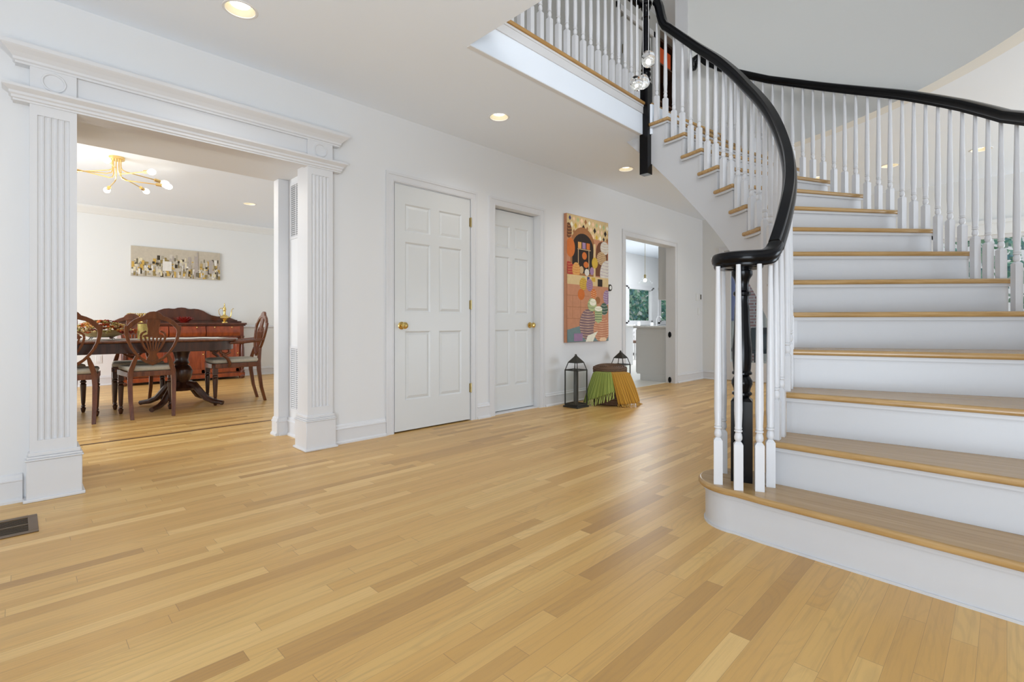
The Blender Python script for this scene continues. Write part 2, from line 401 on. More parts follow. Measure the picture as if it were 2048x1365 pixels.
profile_run(b, 1.60, VW + .6 + .01, 1.57, [(p, z) for p, z in BB], 'y') if False else None
struct(b.build('baseboard_dining', M['trim'], smooth=False))
b = MB(); profile_run(b, -2.6, 3.6, 9.34, [(0, H1 - .11), (.012, H1 - .105), (.03, H1 - .08), (.075, H1 - .03), (.085, H1 - .012), (.085, H1), (0, H1)])
struct(b.build('trim_4', M['dwall'], smooth=False))
# baseboard round the right jamb of the dining opening
b = MB(); profile_run(b, 3.665, 4.15, 1.57, BB, 'y'); profile_run(b, 1.488, 1.555, 4.15, BB); profile_run(b, 4.138, 4.25, 1.488, BB, 'y')
struct(b.build('baseboard_jamb', M['trim'], smooth=False))

# ---- portal surround of the dining opening: pilasters, architrave, frieze with ring blocks, cornice
portal = empty('trim_5', (0, 0, 0)); struct(portal)
portal['label'] = 'white fluted portal surround of the dining room opening'
FP = 3.49
def pilaster(u0, u1, bu0, bu1):
    p = MB()
    n = 5; fw = .013; gap = (u1 - u0) / (n + 1.6); cxs = [(u0 + u1) / 2 + (i - 2) * gap * .92 for i in range(n)]
    # fluted front profile polygon (X,Y) for z .30-1.96
    out = [(u0, FP + .0)]
    for cx in cxs:
        out += [(cx - fw * .9, FP)] + [(cx - fw * .9 * cos(a), FP + .010 * sin(a)) for a in (pi * .25, pi * .5, pi * .75)] + [(cx + fw * .9, FP)]
    out += [(u1, FP), (u1, 3.667), (u0, 3.667)]
    p.prism(out, .305, 1.965)
    p.box(u0, FP, .24, u1, 3.667, .305); p.box(u0, FP, 1.965, u1, 3.667, 2.03)
    p.build('pilaster', M['trim'], portal, smooth=True)
    q = MB()
    q.box(bu0 + .012, FP - .018, 0, bu1 - .012, 3.675, .205)
    q.box(bu0 + .006, FP - .024, .205, bu1 - .006, 3.679, .214); q.box(bu0 + .012, FP - .018, .214, bu1 - .012, 3.674, .226)
    q.box(bu0 + .018, FP - .010, .226, bu1 - .018, 3.672, .246)
    q.box(bu0, FP - .03, 0, bu1, 3.685, .016)
    q.build('plinth', M['trim'], portal, bevel=.004)
pilaster(.045, .225, .020, .258)
pilaster(1.450, 1.635, 1.422, 1.664)
def mould(name, u0, u1, prof, side=True):
    mb = MB(); n = len(prof)
    # mitred returns: proj grows also at both ends
    v = []
    for p, z in prof: v.append((u0 - p, VW - p, z))
    for p, z in prof: v.append((u1 + p, VW - p, z))
    for p, z in prof: v.append((u0 - p, VW + .0, z))
    for p, z in prof: v.append((u1 + p, VW + .0, z))
    f = []
    for i in range(n - 1):
        f += [(i, i + 1, n + i + 1, n + i), (2 * n + i, 2 * n + i + 1, i + 1, i), (n + i, n + i + 1, 3 * n + i + 1, 3 * n + i)]
    f += [(0, n, 3 * n, 2 * n), (n - 1, 2 * n - 1, 4 * n - 1, 3 * n - 1)]
    mb.add(v, f); return mb.build(name, M['trim'], portal, smooth=False)
mould('architrave', .04, 1.64, [(0.0, 2.015), (.055, 2.015), (.055, 2.024), (.062, 2.028), (.062, 2.040), (.070, 2.046), (.070, 2.058), (.088, 2.070), (.094, 2.074), (.094, 2.086), (0.0, 2.088)])
mould('cornice', .045, 1.635, [(0.0, 2.205), (.052, 2.205), (.052, 2.215), (.060, 2.220), (.062, 2.232), (.078, 2.250), (.098, 2.268), (.104, 2.275), (.104, 2.294), (0.0, 2.296)])
lint = MB(); lint.box(.225, FP + .0, 2.03, 1.45, 3.667, 2.088); lint.box(.225, FP + .015, 2.085, 1.45, VW, 2.206)
lint.build('frieze', M['trim'], portal, smooth=False)
for u0, u1 in ((.045, .225), (1.45, 1.635)):
    k = MB().box(u0, FP, 2.086, u1, VW, 2.206); ob = k.build('corner_block', M['trim'], portal, bevel=.002)
    rg = MB(); cx = (u0 + u1) / 2
    rg.tube([(cx + .044 * cos(a), FP - .001, 2.146 + .044 * sin(a)) for a in [2 * pi * i / 36 for i in range(36)]], .0055, 8, closed=True)
    rg.build('ring', M['trim'], ob)

# ---- casings
def casing(name, u0, u1, ztop, y=VW, w=.075, proj=.016, mt=None, axis='x'):
    """u0,u1: opening; jambs and head as one mesh with stepped profile"""
    mb = MB()
    for a, b, d in [(0, w - .0012, proj * .62), (w * .72, w, proj), (0.008, w * .2, proj * .8)]:
        def bx(x0, z0, x1, z1):
            if axis == 'x': mb.box(x0, y - d, z0, x1, y, z1)
            else: mb.box(y - d, x0, z0, y, x1, z1)
        bx(u0 - b, 0, u0 - a, ztop + b); bx(u1 + a, 0, u1 + b, ztop + b); bx(u0 - a, ztop + a, u1 + a, ztop + b)
    return struct(mb.build(name, mt or M['trim'], smooth=False))
casing('trim_6', 2.172, 2.992, 2.062)
casing('trim_7', 3.30, 3.957, 2.06, w=.078)
casing('trim_8', 5.64, 7.0, 2.056, w=.078)
casing('trim_9', 2.27, 3.20, 2.06, y=UE, w=.07, axis='y')
struct(MB().box(-1.62, 0, 0, .64, 0, 0).build('trim_10', M['trim'])) if False else None
# casing of the rear window
mb = MB()
for x0, z0, x1, z1 in [(-1.67, .28, -1.6, 2.06), (.62, .28, .69, 2.06), (-1.67, 1.93, .69, 2.06), (-1.70, .28, .72, .35)]: mb.box(UE - .02, x0, z0, UE, x1, z1)
mb.box(UE - .035, -1.72, 2.06, UE, .74, 2.10)
struct(mb.build('trim_10', M['beige'], smooth=False))

# ---- six panel doors
def knob(parent, x, y, z, mt, name='door_knob'):
    k = MB(); T = Matrix.Translation((x, y, z)) @ Matrix.Rotation(R(90), 4, 'X')
    k.lathe([(0, 0), (.031, 0), (.032, .004), (.026, .008), (.012, .011), (.010, .028), (.016, .034), (.026, .042), (.029, .052), (.026, .062), (.014, .068), (0, .069)], 20, T=T, cap=False)
    return tag(k.build(name, mt, parent), 'polished brass door knob')
def door_leaf(name, u0, u1, yf, ztop, z0=.012):
    th = .036; wd = u1 - u0; st = wd * .125; ml = wd * .115
    d = MB(); zt = ztop
    # rows scaled on an 80 inch door
    rows = [(.263, .838), (.998, 1.582), (1.67, 1.898)]
    pw = (wd - 2 * st - ml) / 2; cols = [(u0 + st, u0 + st + pw), (u1 - st - pw, u1 - st)]
    d.box(u0, yf, z0, u0 + st, yf + th, zt); d.box(u1 - st, yf, z0, u1, yf + th, zt); [d.box(cols[0][1], yf, ra, cols[1][0], yf + th, rb) for ra, rb in rows]
    zs = [z0] + [q for r_ in rows for q in r_] + [zt]
    for i in range(0, len(zs), 2): d.box(u0 + st, yf, zs[i], u1 - st, yf + th, zs[i + 1])
    for a, b in cols:
        for c0, c1 in rows:
            s1 = .012; s2 = .034; y1 = yf + .011; y2 = yf + .0035
            o = [(a, c0), (b, c0), (b, c1), (a, c1)]; i1 = [(a + s1, c0 + s1), (b - s1, c0 + s1), (b - s1, c1 - s1), (a + s1, c1 - s1)]; i2 = [(a + s2, c0 + s2), (b - s2, c0 + s2), (b - s2, c1 - s2), (a + s2, c1 - s2)]
            v = [(p[0], yf + .001, p[1]) for p in o] + [(p[0], y1, p[1]) for p in i1] + [(p[0], y2, p[1]) for p in i2]
            f = [(q, (q + 1) % 4, 4 + (q + 1) % 4, 4 + q) for q in range(4)] + [(4 + q, 4 + (q + 1) % 4, 8 + (q + 1) % 4, 8 + q) for q in range(4)] + [(8, 9, 10, 11)]
            d.add(v, f)
    o = d.build(name, M['door'], smooth=False, fix=False)
    import bmesh
    bb = bmesh.new(); bb.from_mesh(o.data); bmesh.ops.recalc_face_normals(bb, faces=bb.faces[:]); bb.to_mesh(o.data); bb.free()
    return struct(o)
d1 = door_leaf('door_1', 2.182, 2.984, VW - .002, 2.052)
knob(d1, 2.245, VW - .002, .885, M['brass'])
for z in (1.845, 1.077, .304):
    k = MB(); k.lathe([(0, -.045), (.004, -.045), (.007, -.041), (.007, .041), (.004, .045), (0, .045)], 10, c=(2.989, VW - .012, z)); k.box(2.975, VW - .006, z - .04, 2.989, VW - .001, z + .04)
    tag(k.build('hinge', M['hinge'], d1), 'aged brass hinge')
k = MB().box(2.1725, VW + .002, .86, 2.1815, VW + .02, .91).build('latch_plate', M['hinge'], d1)
jm = MB()
jm.box(2.165, VW + .004, 0, 2.172, VW + .13, 2.062); jm.box(2.992, VW + .004, 0, 3.0, VW + .13, 2.062); jm.box(2.172, VW + .004, 2.056, 2.992, VW + .13, 2.062)
struct(jm.build('trim_11', M['trim'], smooth=False))
struct(MB().box(2.0, VW + .16, -.02, 4.1, VW + .2, 2.4).build('closet_shade_sheet', M['dark']))  # black sheet painting the shade seen in the gaps around the doors
d2 = door_leaf('door_2', 3.305, 3.952, VW + .085, 2.05, .018)
knob(d2, 3.895, VW + .085, .885, M['brass'])
struct(MB().box(3.30, VW + .02, 0, 3.957, VW + .125, .012).build('trim_12', M['trim']))

# pocket door pulls in the kitchen jamb
for z, lab in ((.735, 'upper black oval pocket door pull in the kitchen door jamb'), (.05, 'low black oval latch near the floor in the kitchen door jamb')):
    k = MB(); T = Matrix.Translation((6.9985, VW + .075, z)) @ Matrix.Rotation(R(-90), 4, 'Y')
    k.prism([(.045 * cos(a), .026 * sin(a)) for a in [2 * pi * i / 20 for i in range(20)]], 0, .006, T=T)
    tag(k.build('door_pull', M['black'], bevel=.002), lab, 'door pull')

# ---- glazed garden door at the far end
gd = MB(); Y0, Y1 = 2.275, 3.195
gd.box(UE + .03, Y0, .01, UE + .07, Y0 + .13, 2.055); gd.box(UE + .03, Y1 - .092, .01, UE + .07, Y1, 2.055)
gd.box(UE + .03, Y0 + .13, .01, UE + .07, Y1 - .092, .30); gd.box(UE + .03, Y0 + .13, 1.92, UE + .07, Y1 - .092, 2.055)
gdo = struct(gd.build('door_3', M['trim'], smooth=False, bevel=.002))
MB().box(UE + .045, Y0 + .13, .30, UE + .052, Y1 - .092, 1.92).build('door_glass', M['pane'], gdo)
k = MB(); T = Matrix.Translation((UE + .03, Y0 + .16, 1.0)) @ Matrix.Rotation(R(-90), 4, 'Y')
k.lathe([(0, 0), (.028, 0), (.02, .008), (.010, .012), (.010, .03), (.024, .04), (.026, .05), (.015, .06), (0, .06)], 14, T=Matrix.Translation((UE + .03, Y0 + .06, 1.0)) @ Matrix.Rotation(R(-90), 4, 'Y'), cap=False)
tag(k.build('door_knob', M['hinge'], gdo), 'small metal door knob')
# rear windows
wn = MB()
for a, b in ((-1.6, -.62), (-.54, .62)):
    for x0, z0, x1, z1 in [(a, .35, a + .04, 1.93), (b - .04, .35, b, 1.93), (a, .35, b, .40), (a, 1.89, b, 1.93)]: wn.box(UE + .03, x0, z0, UE + .08, x1, z1)
wn.box(UE + .02, -.62, .35, UE + .1, -.54, 1.93)
wo = struct(wn.build('window_1', M['trim'], smooth=False))
for a, b in ((-1.56, -.66), (-.50, .58)): MB().box(UE + .05, a, .40, UE + .056, b, 1.89).build('pane', M['pane'], wo)
# kitchen windows
for i, (a, b) in enumerate(((12.85, 14.3), (14.78, 16.1))):
    wn = MB()
    for x0, z0, x1, z1 in [(a, .95, a + .07, 2.0), (b - .07, .95, b, 2.0), (a, .95, b, 1.0), (a, 1.95, b, 2.0), (a - .09, .86, b + .09, .95), (a - .09, 2.0, b + .09, 2.08), (a - .09, .9, a, 2.04), (b, .9, b + .09, 2.04)]:
        wn.box(x0, V8 - .03, z0, x1, V8 + .06, z1)
    wo = struct(wn.build('window_%d' % (i + 2), M['trim'], smooth=False))
    MB().box(a + .07, V8 + .03, 1.0, b - .07, V8 + .036, 1.95).build('pane', M['pane'], wo)

# upper hall door (dark gap with pale leaf) and dark shelf
ud = MB(); ud.box(5.62, VW + .02, HF, 6.34, VW + .06, 4.94)
udo = struct(ud.build('door_4', M['door']))
struct(MB().box(5.45, VW + .3, HF, 6.5, VW + .34, 5.2).build('upper_closet_shade_sheet', M['dark']))  # black sheet painting the dark gap beside the upper door leaf
struct(MB().box(6.5, VW + .5, HF, 7.5, VW + .54, 5.3).build('wall_upper_niche', M['beige']))
mb = MB()
for x0, z0, x1, z1 in [(5.42, HF, 5.5, 5.03), (6.35, HF, 6.43, 5.03), (5.42, 4.95, 6.43, 5.03)]: mb.box(x0, VW - .02, z0, x1, VW, z1)
struct(mb.build('trim_13', M['trim'], smooth=False))
k = MB().box(5.60, VW + .0, 4.45, 5.63, VW + .02, 4.56).build('hinge', M['hinge'], udo)

# balcony edge: oak nosing, apron board, fascia
p = MB(); p.box(1.90, 2.285, HF - .028, 3.985, 2.36, HF); struct(p.build('trim_14', M['nosing'], bevel=.010, seg=3))
p = MB(); p.box(1.90, 2.302, HF - .105, 3.965, 2.345, HF - .028); p.box(1.90, 2.297, HF - .046, 3.965, 2.345, HF - .028); struct(p.build('trim_15', M['trim'], bevel=.003))
p = MB(); p.box(1.952, 2.312, H1 - .004, 3.955, 2.345, HF - .1); struct(p.build('trim_16', M['wall']))

# ================================================================ STAIRCASE
TIN = [-94.5, -88.6, -80.9, -73.5, -66.5, -59.5, -53.0, -46.5, -40.0, -34.1, -28.0, -21.8, -15.6, -9.6, -3.5]
TOUT = [-94.8, -89.0, -81.3, -72.0, -63.0, -55.4, -49.8, -44.2, -38.5, -32.6, -26.7, -20.9, -15.0, -9.2, -3.5]
RO = 2.915
def RI(th): return 1.61 + .08 * (th + 90) / 80
def RR(th): return RI(th) + .010 + .015 * (th + 90) / 80
def tab(t, x):
    if x <= t[0][0]: return t[0][1]
    for (a, p), (b, q) in zip(t, t[1:]):
        if x <= b: return p + (q - p) * (x - a) / (b - a)
    return t[-1][1]
RH1 = [(-90, .81), (-80, .85), (-66, .82), (-50, .818), (-40, .805), (-28, .79), (-20, .766), (-8, .757)]
RH2 = [(-80, .92), (-57, .907), (-49, .888), (-40, .852), (-30, .80), (-23, .765), (-15, .727), (-8, .715)]
def znose(th, table=TIN):
    if th <= table[0]: return h
    for i in range(14):
        if th <= table[i + 1]: return h * (i + 1) + h * (th - table[i]) / (table[i + 1] - table[i])
    return h * 15 + (th - table[14]) * .031
stair = empty('staircase', (2.3, 0, 0), 0, label='curved white staircase with oak treads sweeping up left to the balcony', cat='staircase')
SP = Matrix.Translation((-2.3, 0, 0))
def local(o):
    o.location = Vector(o.location) + Vector((-2.3, 0, 0)); return o
NEW = (2.325, .85)
def bull(off=0.0):
    """first step outline with a rounded end round the newel"""
    r = .185 - off; uf = off
    pts = [(2.05 + uf, -.62), (2.095 + uf, -.035), (2.128 + uf, .70)]
    pts += [(NEW[0] + r * cos(R(a)), NEW[1] + r * sin(R(a))) for a in range(190, 19, -10)]
    pts += [(2.52 - off, .82), (2.52 - off, .69), (2.385, .66), (2.385, -.62)]
    return pts
local(MB().prism(bull(), h - .028, h).build('tread', M['tread'], stair, bevel=.011, seg=4)).rotation_euler = (0, 0, 0)
# grain runs along the first tread (Y): give it a turned frame
t1 = stair.children[0] if stair.children else kids(stair)[0]
me = t1.data; rotm = Matrix.Rotation(R(90), 4, 'Z'); me.transform(rotm.inverted()); t1.rotation_euler = (0, 0, R(90))
local(MB().prism(bull(.03), 0, h - .028).build('riser', M['riser'], stair))
q = MB(); q.ring(bull(.022), bull(.034), h - .046, h - .028); q.ring(bull(.024), bull(.036), 0, .010)
local(q.build('riser_moulding', M['riser'], stair))
def tread(n):
    i = n - 1; thm = (TIN[i] + TOUT[i] + TIN[i + 1] + TOUT[i + 1]) / 4; back = 1.4
    def P(r, th): 
        x, y = pol(r, th); x -= CC[0]; y -= CC[1]; a = -R(thm); return (x * cos(a) - y * sin(a), x * sin(a) + y * cos(a))
    inn = [P(RI(TIN[i]), TIN[i] + (TIN[i + 1] + back - TIN[i]) * k / 5) for k in range(6)]
    out = [P(RO, TOUT[i] + (TOUT[i + 1] + back * .6 - TOUT[i]) * k / 5) for k in range(6)]
    o = MB().prism(inn[::-1] + out, h * n - .028, h * n).build('tread', M['tread'], stair, bevel=.0115, seg=4)
    o.location = (CC[0] - 2.3, CC[1], 0); o.rotation_euler = (0, 0, R(thm))
    # riser, set back from the nosing
    a = Vector(pol(RI(TIN[i]) + (.014 if n < 6 else .03), TIN[i])); b_ = Vector(pol(RO - .03, TOUT[i])); d = (b_ - a).normalized(); nn = Vector((-d.y, d.x))  # toward upstairs
    a0 = a + nn * .03; b0 = b_ + nn * .03
    r = MB().prism([tuple(a0), tuple(b0), tuple(b0 + nn * .02), tuple(a0 + nn * .02)], h * (n - 1) - (0.0 if n > 2 else 0), h * n - .028)
    local(r.build('riser', M['riser'], stair))
    c0 = a + nn * .017 + d * -.012; c1 = b_ + nn * .017 + d * .012
    r = MB().prism([tuple(c0), tuple(c1), tuple(c1 + nn * .014), tuple(c0 + nn * .014)], h * n - .044, h * n - .0275)
    # return of the moulding below the tread end
    ii = [pol(RI(TIN[i]) + .017, TIN[i] + .6 + (TIN[i + 1] - TIN[i] + .9) * k / 4) for k in range(5)]; oo = [pol(RI(TIN[i]) + .032, TIN[i] + .6 + (TIN[i + 1] - TIN[i] + .9) * k / 4) for k in range(5)]
    r.prism(ii + oo[::-1], h * n - .044, h * n - .0275)
    local(r.build('riser_moulding', M['riser'], stair))
for n in range(2, 15): tread(n)
# landing nosing (fifteenth riser)
a = Vector(pol(RI(-3.5) + .03, -3.5)); b_ = Vector(pol(2.99, -3.5)); d = (b_ - a).normalized(); nn = Vector((-d.y, d.x))
p = MB().prism([tuple(a), tuple(b_), tuple(b_ + nn * .09), tuple(a + nn * .09)], HF - .028, HF)
local(p.build('landing_nosing', M['nosing'], stair, bevel=.01, seg=3))
p = MB().prism([tuple(a + nn * .03), tuple(b_ + nn * .03), tuple(b_ + nn * .05), tuple(a + nn * .05)], h * 14, HF - .028)
local(p.build('riser', M['riser'], stair))
# stringers and soffit
def soff(th): return max(.0, znose(th) - .565)
def stringer(r0, r1, table, name, t0, t1):
    mb = MB(); ths = []
    th = t0
    while th < t1: ths.append(th); th += 1.0
    for e in table[1:]:
        if t0 < e + 1.0 < t1: ths += [e + .999, e + 1.001]
    ths = sorted(ths) + [t1]
    def top(x):
        n = 0
        for k in range(15):
            if x > table[k] + 1.0: n = k + 1
        return min(h * max(n, 1) - .0275, H1 + .28)
    v = []; f = []
    for x in ths:
        zt = top(x); zb = soff(x) if name != 's' else 0; zb = min(zb, zt - .02)
        a = pol(r0(x) if callable(r0) else r0, x); b = pol(r1(x) if callable(r1) else r1, x)
        v += [(a[0], a[1], zb), (b[0], b[1], zb), (b[0], b[1], zt), (a[0], a[1], zt)]
    n = len(ths)
    for i in range(n - 1):
        for k in range(4):
            l = (k + 1) % 4; f.append((4 * i + k, 4 * i + l, 4 * i + 4 + l, 4 * i + 4 + k))
    f += [(0, 1, 2, 3), tuple(4 * (n - 1) + k for k in range(4))]
    mb.add(v, f); local(mb.build(name, M['riser'], stair))
stringer(lambda t: RI(t) + .034, lambda t: RI(t) + .06, TIN, 'inner_stringer', -87.5, 6.8)
stringer(RO - .06, RO - .032, TOUT, 'outer_stringer', -88, 6.8)
mb = MB(); v = []; f = []
ths = [-88 + i * 2 for i in range(0, 48)]; ths = [t for t in ths if t < 6.8] + [6.8]
for x in ths:
    for r_ in (RI(x) + .036, RO - .034):
        a = pol(r_, x); v += [(a[0], a[1], max(0.0, soff(x)) + .001), (a[0], a[1], max(0.0, soff(x)) + .02)]
for i in range(len(ths) - 1):
    a = 4 * i; f += [(a, a + 2, a + 6, a + 4), (a + 1, a + 3, a + 7, a + 5), (a, a + 1, a + 5, a + 4), (a + 2, a + 3, a + 7, a + 6)]
mb.add(v, f); local(mb.build('soffit', M['wall'], stair))

# ---- balusters
_bal = {}
def bal_mesh(H, blk):
    key = (round(H, 3), round(blk, 3))
    if key in _bal: return _bal[key]
    b = MB(); s = .0180
    b.box(-s, -s, 0, s, s, blk - .012)
    v = [(-s, -s, blk - .012), (s, -s, blk - .012), (s, s, blk - .012), (-s, s, blk - .012)] + [(q * .55, w_ * .55, blk) for q, w_ in ((-s, -s), (s, -s), (s, s), (-s, s))]
    b.add(v, [(0, 1, 5, 4), (1, 2, 6, 5), (2, 3, 7, 6), (3, 0, 4, 7), (4, 5, 6, 7)])
    z = blk - .006
    pr = [(.012, 0), (.010, .006), (.0155, .014), (.0165, .024), (.0145, .036), (.0115, .044), (.0165, .048), (.0165, .053), (.0125, .056), (.0155, .060), (.0155, .064), (.0140, .068)]
    L = H - (z + .068); pr += [(.0168, .068 + L * .10), (.0160, .068 + L * .3), (.0128, .068 + L * .65), (.0095, .068 + L)]
    b.lathe([(r, z + q) for r, q in pr], 12)
    me = b.build('baluster', M['baluster']); data = me.data; bpy.data.objects.remove(me); _bal[key] = data; return data
def baluster(parent, x, y, z, H, blk, rz):
    o = bpy.data.objects.new('baluster', bal_mesh(H, blk)); COL.objects.link(o); o.parent = parent
    px, py, pz_ = parent.location; o.location = (x - px, y - py, z - pz_); o.rotation_euler = (0, 0, rz); return o
RAILP = [(-.020, -.034), (.020, -.034), (.024, -.026), (.024, -.018), (.031, -.010), (.034, .004), (.033, .018), (.026, .029), (.013, .034), (-.013, .034), (-.026, .029), (-.033, .018), (-.034, .004), (-.031, -.010), (-.024, -.018), (-.024, -.026)]
RH = .80
def newel_mesh(mb, x, y, z0, blk, z1, s=.042, rz=0, drop=0):
    T = Matrix.Translation((x, y, z0)) @ Matrix.Rotation(rz, 4, 'Z')
    mb.box(-s, -s, -drop, s, s, blk, T=T)
    c_ = s * .55
    v = [(-s, -s, blk), (s, -s, blk), (s, s, blk), (-s, s, blk)] + [(q * .6, w_ * .6, blk + .02) for q, w_ in ((-s, -s), (s, -s), (s, s), (-s, s))]
    mb.add(v, [(0, 1, 5, 4), (1, 2, 6, 5), (2, 3, 7, 6), (3, 0, 4, 7), (4, 5, 6, 7)], 0, T)
    L = z1 - z0 - blk
    pr = [(.030, .012), (.034, .022), (.042, .028), (.042, .036), (.034, .042), (.036, .055), (.044, .075), (.044, .09), (.034, .108), (.030, .114), (.042, .120), (.042, .128), (.036, .134), (.038, .15), (.0405, .19), (.041, .24), (.036, L * .5), (.031, L * .7), (.027, L - .15), (.029, L - .125), (.037, L - .12), (.037, L - .108), (.028, L - .10), (.027, L - .075), (.032, L - .05), (.044, L - .03), (.044, L - .012), (.036, L - .008), (.036, L)]
    mb.lathe([(r, blk + q) for r, q in pr], 22, T=T)
# inner railing
rail1 = empty('stair_railing', (2.3, .86, h), 0, label='inner curved stair railing ending in a black volute above the bullnose step', cat='railing')
def loc1(o): o.location = Vector(o.location) - rail1.location; return o
def zrail(th): return znose(th) + tab(RH1, th)
pts = []; sides = []
zv = 1.182
ths = [-4.6, -5.1, -5.6, -6.0, -6.5, -7.2, -8.2, -9.6] + [-11 - 2.0 * i for i in range(0, 39)]
zg = {-4.6: 3.765, -5.1: 3.758, -5.6: 3.73, -6.0: 3.69, -6.5: 3.62, -7.2: 3.545, -8.2: 3.492, -9.6: 3.455}
for th in ths:
    z = zg.get(th, zrail(th))
    x, y = pol(RR(th), th); pts.append((x, y, z)); sides.append((cos(R(th)), sin(R(th)), 0))
# spiral volute
x, y, zl = pts[-1]; r0 = sqrt((x - NEW[0] + .01) ** 2 + (y - NEW[1]) ** 2)
NC = (NEW[0] - .012, NEW[1]); a0 = math.degrees(atan2(y - NC[1], x - NC[0]))
for k in range(1, 60):
    a = a0 - k * 9; rr = .122 + (.05 - .122) * (k / 59) ** .8
    if k < 6: rr = r0 + (rr - r0) * k / 6
    pts.append((NC[0] + rr * cos(R(a)), NC[1] + rr * sin(R(a)), zv + (zl - zv) * math.exp(-(k * .33) ** 1.5))); sides.append((-cos(R(a)), -sin(R(a)), 0))
ups = None
hr = MB(); hr.sweep(pts, sides, RAILP)
hr.lathe([(0, -.03), (.05, -.03), (.056, -.01), (.056, .01), (.05, .026), (0, .031)], 24, c=(NC[0], NC[1], zv), cap=False)
loc1(hr.build('handrail', M['black'], rail1))
nw = MB(); newel_mesh(nw, NEW[0], NEW[1], h, .36, zv - .032, .044, R(18)); loc1(tag(nw.build('newel_post', M['black'], rail1), 'black turned newel under the volute'))
nw = MB(); newel_mesh(nw, 4.005, 2.30, HF, .175, 3.77, .040, 0, .645); nw.lathe([(0, 0), (.05, 0), (.056, .012), (.05, .03), (0, .036)], 20, c=(4.005, 2.30, 3.765), cap=False)
loc1(tag(nw.build('newel_post', M['black'], rail1), 'black newel at the balcony corner, its square foot hanging below the ceiling'))
for (x, y) in [(2.196, .905), (2.180, .812), (2.225, .742), (2.317, .728), (2.375, .955)]:
    baluster(rail1, x, y, h, zv - .028 - h, .205, R(25))
for n in range(2, 15):
    i = n - 1; d = TIN[i + 1] - TIN[i]
    for k, fr in enumerate((.24, .74) if n > 2 else (.24, .62)):
        th = TIN[i] + d * fr; x, y = pol(RR(th), th)
        baluster(rail1, x, y, h * n, zrail(th) - .026 - h * n, .155 + h * fr * .55, R(th))
# outer railing
rail2 = empty('stair_railing', (4.3, 0, h), 0, label='outer curved stair railing with black rail passing behind the stairs', cat='railing')
def loc2(o): o.location = Vector(o.location) - rail2.location; return o
RR2 = 2.865; pts = []; sides = []
for th in [-93 + 2 * i for i in range(0, 45)] + [-3.5, -2, -1, -.4, 0.2, .9]:
    z = znose(th, TOUT) + tab(RH2, th)
    if th > -4: z = {-3.5: 3.615, -2: 3.67, -1: 3.73, -.4: 3.76, .2: 3.75, .9: 3.70}[th]
    x, y = pol(RR2, th); pts.append((x, y, z)); sides.append((cos(R(th)), sin(R(th)), 0))
hr = MB(); hr.sweep(pts, sides, RAILP); x, y = pol(RR2, .9); hr.lathe([(0, -.09), (.03, -.085), (.042, -.06), (.042, .02), (.03, .035), (0, .04)], 16, c=(x, y, 3.73), cap=False)
loc2(hr.build('handrail', M['black'], rail2))
for n in range(1, 15):
    i = n - 1; d = TOUT[i + 1] - TOUT[i]
    for k, fr in enumerate((.2, .53, .86)):
        th = TOUT[i] + d * fr
        if th < -84: continue
        x, y = pol(RR2, th)
        baluster(rail2, x, y, h * n, znose(th, TOUT) + tab(RH2, th) - .026 - h * n, .145 + h * fr * .8, R(th))
# balcony railing
rail3 = empty('balcony_railing', (3.0, 2.325, HF), 0, label='straight white spindle balcony railing on the oak edged upper landing', cat='railing')
def loc3(o): o.location = Vector(o.location) - rail3.location; return o
hr = MB(); hr.sweep([(1.96, 2.325, 3.765), (2.8, 2.325, 3.765), (3.95, 2.325, 3.765)], [(0, 1, 0)] * 3, RAILP); loc3(hr.build('handrail', M['black'], rail3))
for k in range(20):
    u = 3.90 - k * .0995
    baluster(rail3, u, 2.325, HF, 3.738 - HF, .215, 0)

# ================================================================ LAMPS
def downlight(x, y, z, lab, power=28, grp=None):
    r = empty('recessed_light', (x, y, z), 0, label=lab, cat='ceiling light', group=grp)
    k = MB(); k.lathe([(.074, .004), (.074, -.003), (.084, -.004), (.088, -.0005), (.084, .001)], 40, cap=False); k.build('trim_ring', M['white_metal'], r)
    k = MB(); k.lathe([(.0745, -.001), (.073, .004), (.062, .042), (.0, .045)], 40, cap=False); k.build('reflector', M['reflector'], r)
    k = MB(); k.lathe([(0, .020), (.03, .021), (.048, .026), (.050, .030), (.0, .036)], 32, cap=False); k.build('lens', M['lamp'], r)
    d = bpy.data.lights.new('downlight_lamp', 'SPOT'); d.energy = power; d.spot_size = R(125); d.spot_blend = 1; d.color = (1, .95, .88); d.shadow_soft_size = .03
    o = bpy.data.objects.new('downlight_lamp', d); COL.objects.link(o); o.location = (0, 0, .012); o.parent = r
    return r
downlight(.853, 2.93, H1, 'recessed ceiling light nearest the camera above the dining opening')
downlight(2.80, 2.95, H1, 'recessed ceiling light between the two white doors and the balcony')
downlight(4.73, 2.96, H1, 'recessed ceiling light left of the hanging black newel foot')
downlight(6.62, 2.95, H1, 'recessed ceiling light by the kitchen doorway at the far end')
downlight(6.64, .18, H1, 'recessed ceiling light behind the stairs, seen between the right balusters')
downlight(6.63, .89, H1, 'recessed ceiling light behind the stairs, middle of the row')
downlight(6.60, 1.56, H1, 'recessed ceiling light behind the stairs near the black curved handrail')
xx, yy = pz(499, 408, H1); downlight(xx, yy, H1, 'recessed ceiling light in the dining room ceiling')

